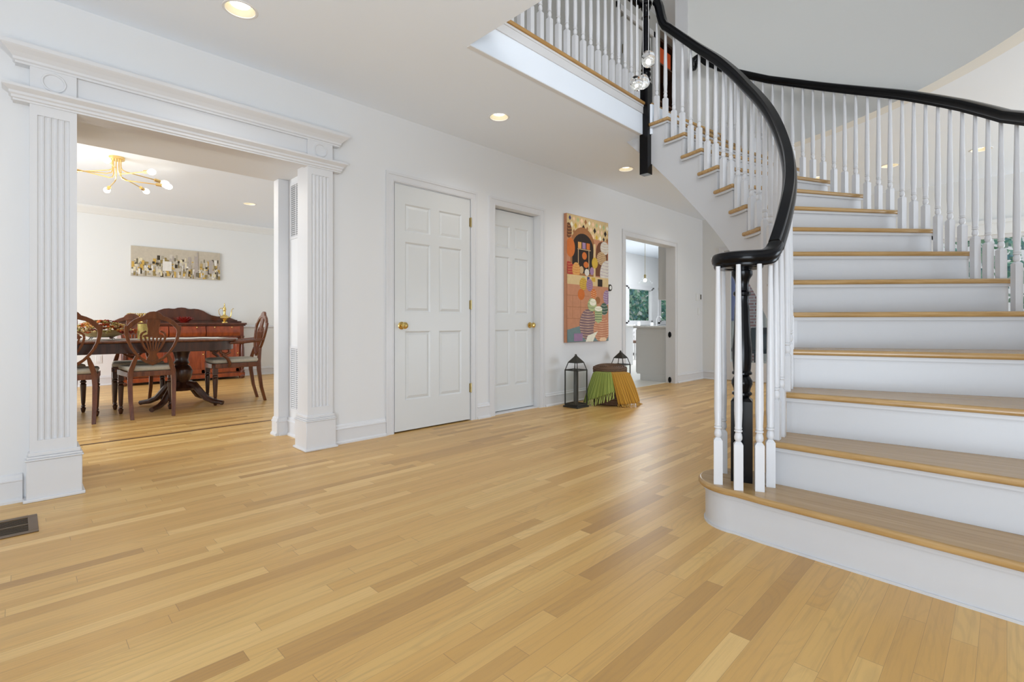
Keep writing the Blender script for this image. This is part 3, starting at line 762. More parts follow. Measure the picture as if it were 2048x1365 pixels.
# glass globe pendants in the stairwell
def pendant(x, y, z, r, lab, seed):
    rt = empty('pendant_light', (x, y, z), 0, label=lab, cat='pendant light', group='glass globe pendants in the stairwell')
    rnd = random.Random(seed); a, b, c_ = rnd.uniform(0, 6), rnd.uniform(0, 6), rnd.uniform(0, 6)
    g = MB(); g.sphere((0, 0, 0), r, 32, 20, sc=(1, .94, .95), fn=lambda t, p: 1 + .07 * sin(2 * t + a) * sin(p) + .05 * cos(3 * p + b) + .03 * sin(3 * t + 2 * p + c_))
    g.build('globe', M['glass'], rt)
    g = MB(); g.sphere((.006, 0, -.01), r * .5, 20, 14, fn=lambda t, p: 1 + .16 * sin(2 * t + b) * sin(p) + .1 * cos(3 * p + a)); g.build('inner_bubble', M['bubble'], rt)
    g = MB(); g.sphere((0, 0, -.012), r * .16, 12, 8); g.build('bulb', M['led'], rt)
    g = MB(); g.tube([(0, 0, r * .9), (0, 0, 5.29 - z)], .0016, 6); g.build('cord', M['ltcord'], rt)
    return rt
M['led'] = mat('led_core', (1, 1, 1), .4, emit=(1, .98, .92), es=3)
M['bubble'] = mat('frosted_bubble', (.95, .95, .92), .12, trans=.9, ior=1.25, emit=(1, .98, .93), es=.10)
pendant(2.977, 1.69, 2.665, .052, 'upper glass globe pendant in front of the balcony newel', 1)
pendant(2.996, 1.742, 2.538, .047, 'lower glass globe pendant, the right one of the touching pair', 2)
pendant(2.787, 1.667, 2.43, .046, 'lowest glass globe pendant, the left one of the touching pair', 3)

# ================================================================ HALL OBJECTS
def colmat(name, c, rough=.7): return mat(name, c, rough)
def s2l(r, g, b): return tuple(((q / 255) / 12.92 if q / 255 <= .04045 else ((q / 255 + .055) / 1.055) ** 2.4) for q in (r, g, b))
# tall painting
pt = MB(); PU0, PU1, PZ0, PZ1 = 4.366, 5.184, .686, 2.147; PV = 3.497
cols = [s2l(*q) for q in [(186, 130, 98), (206, 180, 132), (104, 62, 38), (38, 26, 20), (168, 62, 52), (192, 104, 44), (206, 152, 84), (190, 160, 120), (206, 200, 190), (150, 120, 150), (170, 180, 130), (232, 196, 160), (110, 130, 130), (60, 60, 110), (196, 160, 60), (230, 225, 205), (150, 100, 60), (70, 95, 80), (128, 102, 104), (188, 128, 98)]]
pm = [mat('canvas_colour_%d' % i, c, .75, var=.14, vscale=25) for i, c in enumerate(cols)]
pt.box(PU0, PV, PZ0, PU1, VW - .004, PZ1, 0)
lay = [0]
def P2(a, b): return (PU0 + (PU1 - PU0) * a, PZ0 + (PZ1 - PZ0) * (1 - b))
def flat(poly, mi):
    lay[0] += 1; y = PV - .0003 - lay[0] * .00004; n = len(poly)
    cl = [(min(max(a, .003), .997), min(max(b, .002), .998)) for a, b in poly]
    q = [P2(*p) for p in cl]; pt.add([(p[0], y, p[1]) for p in q], [tuple(range(n))], mi)
def ell(cx, cy, rx, ry, mi, stripes=0, smi=2):
    flat([(cx + rx * cos(2 * pi * k / 28), cy + ry * sin(2 * pi * k / 28)) for k in range(28)], mi)
    for s_ in range(stripes):
        t = -1 + 2 * (s_ + .6) / stripes; wd = sqrt(max(0, 1 - t * t)) * rx * .97; yy_ = cy + t * ry
        flat([(cx - wd, yy_), (cx - wd * .5, yy_ + .006), (cx, yy_ + .008), (cx + wd * .5, yy_ + .006), (cx + wd, yy_), (cx + wd, yy_ + .004), (cx, yy_ + .012), (cx - wd, yy_ + .004)], smi)
def rc(x0, y0, x1, y1, mi): flat([(x0, y0), (x1, y0), (x1, y1), (x0, y1)], mi)
rc(0, 0, 1, .16, 1); rnd = random.Random(4)
for i in range(11):
    for j in range(3): 
        x_ = .07 + i * .09 + (j % 2) * .04; y_ = .03 + j * .05 + i * .002
        s_ = rnd.uniform(.025, .036); flat([(x_ - s_, y_), (x_, y_ - s_ * .75), (x_ + s_, y_), (x_, y_ + s_ * .75)], rnd.choice([14, 13, 10, 3, 11, 16, 8, 15]))
# arch and shop interior
flat([(.08 + .29 - .29 * cos(a) * 1.0 + .0, .25 - .165 * sin(a)) for a in [pi * k / 14 for k in range(15)]] + [(.66, .47), (.08, .47)], 16)
flat([(.12 + .25 - .25 * cos(a), .26 - .125 * sin(a)) for a in [pi * k / 14 for k in range(15)]] + [(.58, .45), (.12, .45)], 3)
flat([(.68 + .15 - .15 * cos(a), .27 - .1 * sin(a)) for a in [pi * k / 10 for k in range(11)]] + [(.98, .46), (.66, .46)], 2)
rc(.62, .2, .67, .47, 1)
for k in range(3): rc(.25 + k * .1, .205, .33 + k * .1, .255, [6, 9, 5][k])
rc(.24, .258, .55, .264, 7); rc(.25, .26, .265, .42, 7); rc(.5, .26, .515, .42, 7); ell(.4, .31, .055, .03, 5); ell(.44, .38, .06, .025, 5)
ell(.33, .425, .05, .03, 7); ell(.46, .44, .055, .028, 8); ell(.58, .425, .05, .032, 9)
ell(.04, .13, .07, .06, 2, 5, 6); ell(.08, .26, .10, .075, 5); ell(.04, .45, .14, .08, 4, 8, 6); ell(.21, .43, .09, .06, 6, 6, 5)
ell(.90, .22, .11, .055, 8, 5, 7); ell(.82, .31, .12, .055, 7, 7, 2); ell(.65, .355, .075, .045, 14); ell(.98, .44, .20, .12, 8, 9, 9)
rc(.0, .47, 1, .545, 1); rc(.34, .475, .40, .51, 10); rc(.46, .475, .52, .51, 13); rc(.57, .475, .66, .51, 14); rc(.72, .485, .84, .545, 3)
rc(0, .545, 1, .90, 0)
for q in (.63, .72, .81): rc(0, q, .5, q + .003, 16)
for q in (.12, .3): rc(q, .63, q + .006, .81, 16)
ell(.37, .535, .09, .05, 14, 6, 16); ell(.52, .54, .08, .05, 9, 6, 16); ell(.32, .62, .08, .045, 5); ell(.62, .61, .07, .04, 5, 5, 11)
ell(.95, .63, .09, .06, 9, 6, 8)
flat([(0, .90), (.3, .87), (.6, .93), (1, .86), (1, 1), (0, 1)], 12)
ell(.48, .86, .20, .125, 18, 12, 11); ell(.82, .90, .21, .105, 19, 11, 11); rc(.56, .69, 0.56 + .001, .7, 10)
ell(.88, .73, .10, .05, 17, 4, 8); ell(.72, .66, .06, .03, 16)
ell(.58, .70, .11, .055, 10, 4, 17); ell(.60, .68, .08, .03, 15, 2, 10); flat([(.64, .73), (.83, .73), (.82, .83), (.73, .85), (.65, .83)], 10); ell(.735, .73, .095, .022, 15, 2, 10)
for k in range(4): rc(.65, .755 + k * .02, .82, .76 + k * .02, 17)
flat([(.42, 1), (.47, .95), (.62, .93), (.72, .915), (.66, .95), (.60, 1)], 15); ell(.85, .985, .09, .018, 11); rc(.15, .93, .35, .99, 9); rc(.02, .94, .14, .99, 12)
tag(pt.build('painting', pm, smooth=False, fix=False), 'tall colourful canvas of woven baskets hanging on the hall wall', 'painting')
# dining painting
def pv(x, y, v):
    t = (x - 1024) / 990; d = v * sqrt(2) / (1 - t); return (d * (1 + t) / sqrt(2), .9 + (648 - y) * d / 990)
u0, z1 = pv(262, 491, 9.31); u1, z1b = pv(440, 507, 9.31); z0 = pv(262, 551, 9.31)[1]
pt2 = MB(); pt2.box(u0, 9.31, z0, u1, 9.336, z1, 0); rnd = random.Random(12)
c2 = [s2l(*q) for q in [(196, 186, 168), (206, 198, 184), (170, 160, 140), (120, 112, 92), (66, 58, 44), (206, 168, 84), (226, 214, 180), (150, 130, 80), (230, 226, 218), (178, 168, 160)]]
dm = [mat('skyline_colour_%d' % i, c, .75, var=.12, vscale=30) for i, c in enumerate(c2)]
for k in range(300):
    a = rnd.random(); b = rnd.random() ** 1.3 * (.62 if .25 < a else .5); wd = rnd.uniform(.008, .035); hh = rnd.uniform(.03, .22)
    mi = rnd.choices(range(1, 10), [3, 2, 2, 1.5, 2.4, 2, 2, 2, 2])[0]
    xa = u0 + (u1 - u0) * min(a, 1 - wd); xb = xa + (u1 - u0) * wd; za = z0 + (z1 - z0) * b; zb = min(za + (z1 - z0) * hh, z1 - .06)
    if zb > za: yq = 9.3095 - k * .00002; pt2.add([(xa, yq, za), (xb, yq, za), (xb, yq, zb), (xa, yq, zb)], [(0, 1, 2, 3)], mi)
for xf, wd, zt in ((.69, .03, .80), (.72, .012, .95), (.33, .10, .55), (.86, .05, .7)):
    xa = u0 + (u1 - u0) * xf; xb = xa + (u1 - u0) * wd; pt2.add([(xa, 9.302, z0 + .1), (xb, 9.302, z0 + .1), (xb, 9.302, z0 + (z1 - z0) * zt), (xa, 9.302, z0 + (z1 - z0) * zt)], [(0, 1, 2, 3)], 9 if xf > .6 else 8)
tag(pt2.build('painting', dm, smooth=False, fix=False), 'wide beige and gold abstract city skyline canvas on the dining room wall', 'painting')

# thermostat, switch plates, outlet
th = empty('thermostat', (5.262, VW, 1.352), 0, label='round dark faced thermostat on the hall wall beside the basket painting', cat='thermostat')
T = Matrix.Rotation(R(90), 4, 'X')
k = MB(); k.lathe([(0, 0), (.042, 0), (.042, .022), (.036, .026), (0, .026)], 28, T=T, cap=False); k.build('housing', M['bronze'], th)
k = MB(); k.lathe([(0, .0265), (.022, .0268), (.024, .026)], 24, T=T, cap=False); k.build('display', M['plastic'], th)
def plate(x, z, lab, dark=False, name='switch_plate', y=VW):
    r = empty(name, (x, y, z), 0, label=lab, cat='switch' if name == 'switch_plate' else 'outlet')
    MB().box(-.036, -.006, -.058, .036, 0, .058).build('cover', M['plastic'], r, bevel=.002)
    if dark: MB().box(-.012, -.011, -.038, .02, -.0055, .042).build('rocker', M['bronze'], r, bevel=.002)
    else: MB().box(-.016, -.009, -.033, .016, -.0055, .033).build('rocker', M['white_metal'], r, bevel=.001)
plate(7.76, 1.33, 'plain white switch plate on the hall wall, left of the dark keypad')
plate(7.885, 1.335, 'white wall plate with dark keypad near the far hall corner', True)
plate(7.82, 1.10, 'low white switch plate below the dark keypad near the corner')
ux, uz = pv(198, 719, 9.33); plate(ux, uz, 'white outlet low on the dining room wall left of the sideboard', name='outlet_plate', y=9.34)
# return air grilles in the opening's right side
for z0_, z1_, lab in ((1.60, 2.01, 'upper white return air grille high in the dining opening side'), (.22, .70, 'lower white return air grille low in the dining opening side')):
    g = empty('air_grille', (1.57, 3.99, z0_), 0, label=lab, cat='air grille')
    f_ = MB(); H_ = z1_ - z0_
    f_.box(-.006, -.12, -.02, 0, .12, 0); f_.box(-.006, -.12, H_, 0, .12, H_ + .02); f_.box(-.006, -.12, 0, 0, -.10, H_); f_.box(-.006, .10, 0, 0, .12, H_); f_.box(-.006, -.006, 0, 0, .006, H_)
    f_.build('frame', M['trim'], g)
    f_ = MB(); n_ = int(H_ / .016)
    for k in range(n_):
        z = (k + .5) * H_ / n_
        f_.add([(-.005, -.1, z - .006), (-.005, .1, z - .006), (-.001, .1, z + .003), (-.001, -.1, z + .003)], [(0, 1, 2, 3)])
    f_.box(-.001, -.1, 0, -.0004, .1, H_, 1)
    f_.build('louvres', [M['trim'], mat('grille_shadow_grey', (.28, .28, .28), .7)], g, smooth=False)
# floor register
g = empty('floor_register', (-.12, 3.1, 0), 0, label='bronze floor register set into the oak floor by the left baseboard', cat='floor vent')
f_ = MB(); f_.box(-.19, -.137, .0, .187, -.105, .004); f_.box(-.19, .105, .0, .187, .137, .004); f_.box(-.19, -.105, 0, -.155, .105, .004); f_.box(.155, -.105, 0, .187, .105, .004)
f_.build('frame', M['bronze_reg'], g, bevel=.0015)
f_ = MB(); f_.box(-.155, -.105, .0005, .155, .105, .001, 1)  # black sheet paints the shade below the louvres
for k in range(13): y_ = -.1 + k * .0166; f_.box(-.155, y_ - .0014, .001, .155, y_ + .0014, .003)
f_.box(-.155, -.006, .001, .155, .006, .0035)
f_.build('louvres', [M['bronze_reg'], M['dark']], g, smooth=False)

# lanterns
def lantern(x, y, lab, rz=0):
    L = empty('lantern', (x, y, 0), rz, label=lab, cat='lantern', group='dark metal floor lanterns')
    s = .083; b = MB(); b.box(-.1, -.1, 0, .1, .1, .018); b.box(-.088, -.088, .018, .088, .088, .028); b.build('base', M['bronze'], L, bevel=.002)
    f_ = MB()
    for sx in (-1, 1):
        for sy in (-1, 1): f_.box(sx * s - .005, sy * s - .005, .028, sx * s + .005, sy * s + .005, .405); f_.tube([(sx * s, sy * s, .40), (sx * .058, sy * .058, .485)], .0048, 4)
    for z in (.034, .40):
        f_.box(-s, -s - .005, z - .006, s, -s + .005, z + .006); f_.box(-s, s - .005, z - .006, s, s + .005, z + .006); f_.box(-s - .005, -s, z - .006, -s + .005, s, z + .006); f_.box(s - .005, -s, z - .006, s + .005, s, z + .006)
    f_.build('frame', M['bronze'], L)
    r_ = MB(); r_.lathe([(.088, .477), (.090, .483), (.012, .553), (.008, .553)], 4, ph=pi / 4); r_.build('roof', M['bronze'], L)
    r_ = MB(); r_.sphere((0, 0, .561), .010, 10, 8); r_.tube([(.022 * cos(a), .004, .548 + .0 + .022 * sin(a)) for a in [pi * 2 * i / 14 for i in range(14)]], .002, 6, closed=True); r_.build('ring_handle', M['bronze'], L)
    g_ = MB()
    for q in (-1, 1): g_.box(-s + .005, q * s - .0008, .04, s - .005, q * s + .0008, .394); g_.box(q * s - .0008, -s + .005, .04, q * s + .0008, s - .005, .394)
    g_.build('glass_panes', M['pane'], L)
    r_ = MB(); r_.lathe([(0, .028), (.026, .028), (.026, .40), (.022, .41), (0, .41)], 16, cap=False); r_.build('candle_tube', M['bronze'], L)
    return L
lantern(4.28, 3.30, 'nearer dark metal lantern left of the wicker basket')
lantern(5.25, 3.36, 'farther dark metal lantern behind the mustard throw', R(3))
# basket
BX, BY = 4.745, 3.165
bs = empty('wicker_basket', (BX, BY, 0), 0, label='round dark wicker basket with lid under two knitted throws', cat='basket')
k = MB(); prof = [(0, 0), (.17, 0), (.195, .03), (.215, .12), (.215, .2), (.195, .3), (.18, .345), (0, .345)]; k.lathe(prof, 40, cap=False)
for z in [.02 + i * .027 for i in range(12)]:
    rr = .172 + .045 * sin(pi * min(1, z / .34) * .95 + .1)
    k.tube([((rr + .004 * cos(20 * a)) * cos(a), (rr + .004 * cos(20 * a)) * sin(a), z) for a in [2 * pi * i / 80 for i in range(80)]], .011, 6, closed=True)
k.build('body', M['wicker'], bs)
k = MB(); T = Matrix.Translation((.01, .02, .375)) @ Matrix.Rotation(R(-6), 4, 'Y') @ Matrix.Rotation(R(4), 4, 'X')
k.lathe([(0, -.02), (.165, -.022), (.182, -.005), (.182, .02), (.170, .034), (0, .038)], 40, T=T, cap=False)
for r_ in [.03 + i * .022 for i in range(7)]: k.tube([(r_ * cos(a), r_ * sin(a), .038) for a in [2 * pi * i / 40 for i in range(40)]], .008, 5, T=T, closed=True)
for z in (-.012, .002, .016, .028): k.tube([((.183 + .004 * cos(18 * a + z * 300)) * cos(a), (.183 + .004 * cos(18 * a + z * 300)) * sin(a), z) for a in [2 * pi * i / 72 for i in range(72)]], .007, 5, T=T, closed=True)
k.build('lid', M['wicker'], bs)
def ribmat(name, c1, c2, freq, ang):
    m = bpy.data.materials.new(name); m.use_nodes = True; q = NT(m); b = m.node_tree.nodes['Principled BSDF']
    uv = q.n('ShaderNodeUVMap'); sp = q.n('ShaderNodeSeparateXYZ'); q.nt.links.new(uv.outputs[0], sp.inputs[0])
    s_ = q.math('SINE', q.math('MULTIPLY', sp.outputs[0], freq)); mr = q.math('MULTIPLY_ADD', s_, .5, .5)
    q.nt.links.new(q.mix(mr, c1, c2), b.inputs['Base Color']); b.inputs['Roughness'].default_value = .9
    bp = q.n('ShaderNodeBump'); bp.inputs['Strength'].default_value = .8; bp.inputs['Distance'].default_value = .004; q.nt.links.new(mr, bp.inputs['Height']); q.nt.links.new(bp.outputs[0], b.inputs['Normal'])
    return m
M['green'] = ribmat('green_knit', s2l(104, 122, 50), s2l(176, 188, 96), 150, 0)
M['mustard'] = ribmat('mustard_knit', s2l(158, 108, 34), s2l(222, 170, 66), 150, 0)
def throw(name, top, bot, mt, lab, seed, fr_mat, low):
    """top/bot: (angle0, angle1) deg around the basket; low: (z at angle0, z at angle1)"""
    name_side = top[0] < 200; rnd = random.Random(seed); NU, NV = 48, 24; v = []; uvs = []
    for j in range(NV + 1):
        t = j / NV
        for i in range(NU + 1):
            s_ = i / NU
            a = R((top[0] + (top[1] - top[0]) * s_) * (1 - t) + (bot[0] + (bot[1] - bot[0]) * s_) * t)
            zl = low[0] + (low[1] - low[0]) * s_
            if t < .16:
                q = t / .16; r = .14 + .09 * q; z = .366 - .010 * q ** 2
            else:
                q = (t - .16) / .84; r = .23 + (.03 + .05 * abs(s_ - (1 if name_side else 0))) * q + .012 * sin(s_ * 14 + seed) * q; z = .356 - (.356 - zl) * (q ** 1.05)
            r += .004 * sin(i * 1.9) * t
            v.append((r * cos(a), r * sin(a), z)); uvs.append((s_, t))
    f = [(j * (NU + 1) + i, j * (NU + 1) + i + 1, (j + 1) * (NU + 1) + i + 1, (j + 1) * (NU + 1) + i) for j in range(NV) for i in range(NU)]
    mb = MB(); mb.add(v, f); o = mb.build(name, mt, loc=(BX, BY, 0)); me = o.data; ul = me.uv_layers.new(name='UVMap')
    for l in me.loops: ul.data[l.index].uv = uvs[l.vertex_index]
    so = o.modifiers.new('solid', 'SOLIDIFY'); so.thickness = .007; so.offset = 1
    tag(o, lab, 'throw blanket')
    fb = MB()
    for i in range(0, NU + 1, 2):
        p = Vector(v[NV * (NU + 1) + i]); d = Vector((p.x, p.y, 0)).normalized(); e = min(.055, max(.012, p.z - .006))
        q = p + d * rnd.uniform(.002, .012) + Vector((rnd.uniform(-.012, .012), rnd.uniform(-.012, .012), -e * .9))
        ext = q + d * rnd.uniform(.0, .012) * (1 if p.z > .06 else 3) + Vector((rnd.uniform(-.01, .01), rnd.uniform(-.01, .01), 0)); ext.z = max(.005, q.z - (.03 if p.z > .07 else 0))
        fb.tube([p, (p + q) / 2 + Vector((rnd.uniform(-.004, .004), 0, 0)), q, ext], [.0035, .0045, .006, .0035], 6)
    fb.build('fringe', fr_mat, o)
# camera sees the basket from direction (-1,-1): angle 225
throw('throw_blanket', (162, 214), (140, 222), M['green'], 'lime green ribbed knitted throw with tassels draped over the basket front', 3, colmat('green_yarn', s2l(170, 180, 100), .9), (.015, .17))
throw('throw_blanket', (212, 268), (232, 304), M['mustard'], 'mustard yellow ribbed knitted throw with tassels draped over the basket right', 5, colmat('mustard_yarn', s2l(205, 160, 80), .9), (.03, .035))

# ================================================================ DINING ROOM
def outline(pts, n=6):
    """Catmull-Rom through half outline pts (x>=0), mirrored"""
    full = pts + [(-x, z) for x, z in pts[::-1] if x > 1e-6]
    return full
SO = [(0, 1.018), (.03, 1.014), (.055, 1.0), (.075, .975), (.11, .962), (.15, .94), (.18, .912), (.197, .885), (.222, .882), (.222, .85), (.217, .80), (.203, .74), (.18, .68), (.145, .62), (.105, .57), (.06, .53), (0, .50)]
SI = [(0, .945), (.03, .943), (.055, .938), (.08, .93), (.10, .925), (.13, .905), (.155, .88), (.172, .86), (.184, .845), (.188, .82), (.183, .78), (.172, .73), (.15, .675), (.12, .625), (.085, .583), (.05, .556), (0, .54)]
def leg_turned(x, y, zt):
    mb = MB(); mb.box(x - .022, y - .022, zt - .10, x + .022, y + .022, zt)
    mb.lathe([(.010, 0), (.014, .004), (.020, .03), (.022, .045), (.012, .055), (.018, .062), (.018, .07), (.013, .078), (.017, .10), (.024, zt - .17), (.025, zt - .145), (.018, zt - .135), (.026, zt - .125), (.026, zt - .115), (.018, zt - .105), (.018, zt - .098)], 14, c=(x, y, 0)); return mb
def back_leg(sx):
    """from floor sweeping forward/up to the shield: local y<0 is the back"""
    mb = MB(); P = [(sx * .160, -.275, 0), (sx * .168, -.235, .16), (sx * .172, -.212, .34), (sx * .166, -.210, .45), (sx * .142, -.226, .535), (sx * .124, -.239, .60)]
    v = []; f = []; wd = [.015, .017, .019, .021, .020, .012]; tk = [.014, .016, .018, .018, .013, .011]
    for (x, y, z), a, b in zip(P, wd, tk): v += [(x - a, y - b, z), (x + a, y - b, z), (x + a, y + b, z), (x - a, y + b, z)]
    for i in range(len(P) - 1):
        for k in range(4): l = (k + 1) % 4; f.append((4 * i + k, 4 * i + l, 4 * i + 4 + l, 4 * i + 4 + k))
    f += [(3, 2, 1, 0), tuple(4 * (len(P) - 1) + k for k in range(4))]
    return mb.add(v, f)
def tilt_y(z): return -.225 - max(0, z - .5) * .16
def planar(mb, poly, th=.022, mi=0):
    """polygon (x,z) as a slab following the tilted back"""
    n = len(poly); v = [(x, tilt_y(z) - th / 2, z) for x, z in poly] + [(x, tilt_y(z) + th / 2, z) for x, z in poly]
    mb.add(v, [tuple(range(n)), tuple(range(n, 2 * n))[::-1]] + [(i, n + i, n + (i + 1) % n, (i + 1) % n) for i in range(n)], mi)
def ringp(mb, o, i_, th=.024):
    n = len(o)
    v = [(x, tilt_y(z) - th / 2, z) for x, z in o] + [(x, tilt_y(z) - th / 2, z) for x, z in i_] + [(x, tilt_y(z) + th / 2, z) for x, z in o] + [(x, tilt_y(z) + th / 2, z) for x, z in i_]
    f = []
    for a in range(n):
        b = (a + 1) % n; f += [(a, b, n + b, n + a), (2 * n + a, 2 * n + b, 3 * n + b, 3 * n + a), (a, b, 2 * n + b, 2 * n + a), (n + a, n + b, 3 * n + b, 3 * n + a)]
    mb.add(v, f)
def barp(mb, p, q, w0, w1, th=.014):
    d = Vector((q[0] - p[0], q[1] - p[1])).normalized(); n_ = Vector((-d.y, d.x))
    planar(mb, [(p[0] + n_.x * w0, p[1] + n_.y * w0), (p[0] - n_.x * w0, p[1] - n_.y * w0), (q[0] - n_.x * w1, q[1] - n_.y * w1), (q[0] + n_.x * w1, q[1] + n_.y * w1)], th)
def curvep(mb, pts, w, th=.014):
    for a, b in zip(pts, pts[1:]): barp(mb, a, b, w, w, th)
def make_chair(name, lab, arms=False, grp=None):
    C = empty(name, (0, 0, 0), 0, label=lab, cat='chair', group=grp)
    wf, wr, yf, yr = .235, .19, .235, -.215
    seat = [(-wf, yf - .03), (-wf + .03, yf), (0, yf + .02), (wf - .03, yf), (wf, yf - .03), (wr, yr), (-wr, yr)]
    k = MB(); k.prism(seat, .395, .445); k.build('seat_frame', M['cherry'], C, bevel=.004)
    k = MB(); sc = [(x * .97, y * .97) for x, y in seat]; k.prism(sc, .445, .49); k.build('seat', M['fabric'], C, bevel=.02, seg=4)
    for sx in (-1, 1): leg_turned(sx * .205, .205, .43).build('leg', M['cherry_dk'], C)
    for sx in (-1, 1): back_leg(sx).build('leg', M['cherry'], C, bevel=.003)
    k = MB(); ringp(k, outline(SO), outline(SI)); k.build('back_frame', M['cherry'], C, bevel=.004)
    k = MB()
    planar(k, [(-.05, .945), (.05, .945), (.052, .90), (.042, .85), (.045, .80), (.075, .79), (.085, .775), (-.085, .775), (-.075, .79), (-.045, .80), (-.042, .85), (-.052, .90)], .016)
    planar(k, [(-.05, .545), (.05, .545), (.045, .57), (.03, .60), (.032, .635), (-.032, .635), (-.03, .60), (-.045, .57)], .016)
    for q in (-2, -1, 0, 1, 2): barp(k, (q * .012, .63), (q * .033, .78), .005, .007)
    for sg in (-1, 1): curvep(k, [(sg * .028, .62), (sg * .062, .67), (sg * .088, .73), (sg * .097, .78), (sg * .088, .81), (sg * .055, .83)], .009)
    k.build('splat', M['cherry'], C)
    if arms:
        for sg in (-1, 1):
            k = MB(); P = [(sg * .195, -.255, .70), (sg * .225, -.16, .685), (sg * .245, -.04, .675), (sg * .252, .07, .672), (sg * .25, .14, .655), (sg * .25, .175, .61), (sg * .25, .165, .565), (sg * .25, .12, .545), (sg * .25, .085, .565), (sg * .25, .09, .60), (sg * .25, .12, .605)]
            k.tube(P, [.016, .018, .019, .019, .019, .018, .017, .016, .015, .014, .013], 8)
            k.tube([(sg * .25, .15, .545), (sg * .248, .10, .50), (sg * .235, .08, .44), (sg * .228, .09, .41)], [.017, .018, .018, .016], 8)
            k.build('arm', M['cherry'], C)
    return C
G = 'shield back dining chairs'
ch = make_chair('dining_chair', 'shield back dining chair nearest the camera, in front of the sideboard', grp=G)
ch.location = (.93, 6.04, 0); ch.rotation_euler = (0, 0, R(-2))
c_ = copy_tree(ch); c_.location = (.335, 6.06, 0); c_['label'] = 'shield back dining chair half hidden behind the left fluted pilaster'
c_ = copy_tree(ch); c_.location = (.93, 6.80, 0); c_.rotation_euler = (0, 0, R(180)); c_['label'] = 'dining chair on the far side of the table facing the nearest chair'
c_ = copy_tree(ch); c_.location = (.27, 6.83, 0); c_.rotation_euler = (0, 0, R(180)); c_['label'] = 'dining chair on the far side of the table behind the flower bowl'
ac = make_chair('dining_armchair', 'armchair with scrolled arms at the right end of the dining table', True)
ac.location = (1.78, 6.37, 0); ac.rotation_euler = (0, 0, R(86)); ac.scale = (1.08, 1.08, 1.03)
# table
tb = empty('dining_table', (.5, 6.42, 0), 0, label='long dark cherry pedestal dining table with rounded ends', cat='table')
def tout(hw, L0, L1, e, n=12):
    pts = [(L0, -hw)] + [(L1 - e + e * sin(pi * i / n), -hw * cos(pi * i / n)) for i in range(0, n + 1)] + [(L0, hw)]
    return [p for p in pts]
k = MB(); k.prism([(x, y) for x, y in tout(.52, -1.5, 1.32, .38)], .715, .737); k.build('tabletop', M['cherry'], tb, bevel=.008, seg=3)
k = MB(); k.prism([(x, y) for x, y in tout(.485, -1.46, 1.27, .36)], .615, .715); k.build('apron', M['cherry_dk'], tb, bevel=.004)
for px in (.78, -.95):
    k = MB(); k.lathe([(.11, .17), (.12, .20), (.09, .23), (.07, .26), (.095, .32), (.105, .38), (.085, .43), (.06, .45), (.075, .47), (.062, .50), (.07, .56), (.085, .60), (.09, .62)], 20, c=(px, 0, 0))
    k.build('pedestal', M['cherry_dk'], tb)
    for a in (45, 135, 225, 315):
        k = MB(); d = Vector((cos(R(a)), sin(R(a)), 0)); b0 = Vector((px, 0, 0))
        P = [b0 + d * .06 + Vector((0, 0, .24)), b0 + d * .14 + Vector((0, 0, .23)), b0 + d * .20 + Vector((0, 0, .16)), b0 + d * .27 + Vector((0, 0, .085)), b0 + d * .35 + Vector((0, 0, .048)), b0 + d * .43 + Vector((0, 0, .036)), b0 + d * .455 + Vector((0, 0, .030))]
        k.tube(P, [.035, .038, .036, .032, .028, .024, .026], 8)
        k.build('foot', M['cherry_dk'], tb)
k = MB(); v = []; N = 40
for i in range(N + 1):
    x = -.9 + 2.08 * i / N
    for j, y in enumerate((-.21, -.1, 0, .1, .21)): v.append((.5 + x, 6.40 + y, .739 + .0015 * sin(i * 1.3 + j)))
k.add(v, [(5 * i + j, 5 * i + j + 1, 5 * i + j + 6, 5 * i + j + 5) for i in range(N) for j in range(4)])
ro = k.build('table_runner', M['runner']); s_ = ro.modifiers.new('s', 'SOLIDIFY'); s_.thickness = .004; s_.offset = 1
tag(ro, 'cream table runner lying along the dining table', 'table runner')
# flower bowl
fb = empty('flower_bowl', (.60, 6.40, .744), 0, label='low bowl of dried autumn flowers in gold and rust on the runner', cat='centrepiece')
k = MB(); k.lathe([(.10, .025), (.17, .05), (.215, .085), (.22, .09), (.21, .088), (.16, .055), (.0, .03)], 28, cap=False); k.build('bowl', mat('gold_leaf_bowl', (.45, .34, .16), .4, .5, var=.4, vscale=30), fb)
k = MB(); k.tube([(.10 * cos(a), .10 * sin(a), .025) for a in [2 * pi * i / 20 for i in range(20)]], .004, 6, closed=True)
for a in range(4): k.tube([(.1 * cos(a * pi / 2 + .6), .1 * sin(a * pi / 2 + .6), .025), (.13 * cos(a * pi / 2 + .6), .13 * sin(a * pi / 2 + .6), .002)], .004, 6)
k.build('stand', M['bronze'], fb)
fm = [mat('petal_%d' % i, c, .8) for i, c in enumerate([s2l(205, 105, 50), s2l(225, 170, 85), s2l(170, 155, 90), s2l(215, 190, 130), s2l(140, 50, 36), s2l(230, 210, 165)])]
k = MB(); rnd = random.Random(9)
for i in range(260):
    a = rnd.uniform(0, 2 * pi); r = sqrt(rnd.random()) * .25; z = .07 + .11 * (1 - (r / .25) ** 2) + rnd.uniform(-.01, .01); x, y = r * cos(a) * 1.1, r * sin(a)
    s = rnd.uniform(.018, .030); mi = rnd.randrange(6)
    for p_ in range(5):
        b = 2 * pi * p_ / 5 + rnd.random(); tip = (x + s * 1.5 * cos(b), y + s * 1.5 * sin(b), z + rnd.uniform(-.006, .012))
        k.add([(x, y, z), (x + s * cos(b - .5), y + s * sin(b - .5), z + .006), tip, (x + s * cos(b + .5), y + s * sin(b + .5), z + .006)], [(0, 1, 2, 3)], mi)
    k.sphere((x, y, z), s * .45, 6, 4, mi)
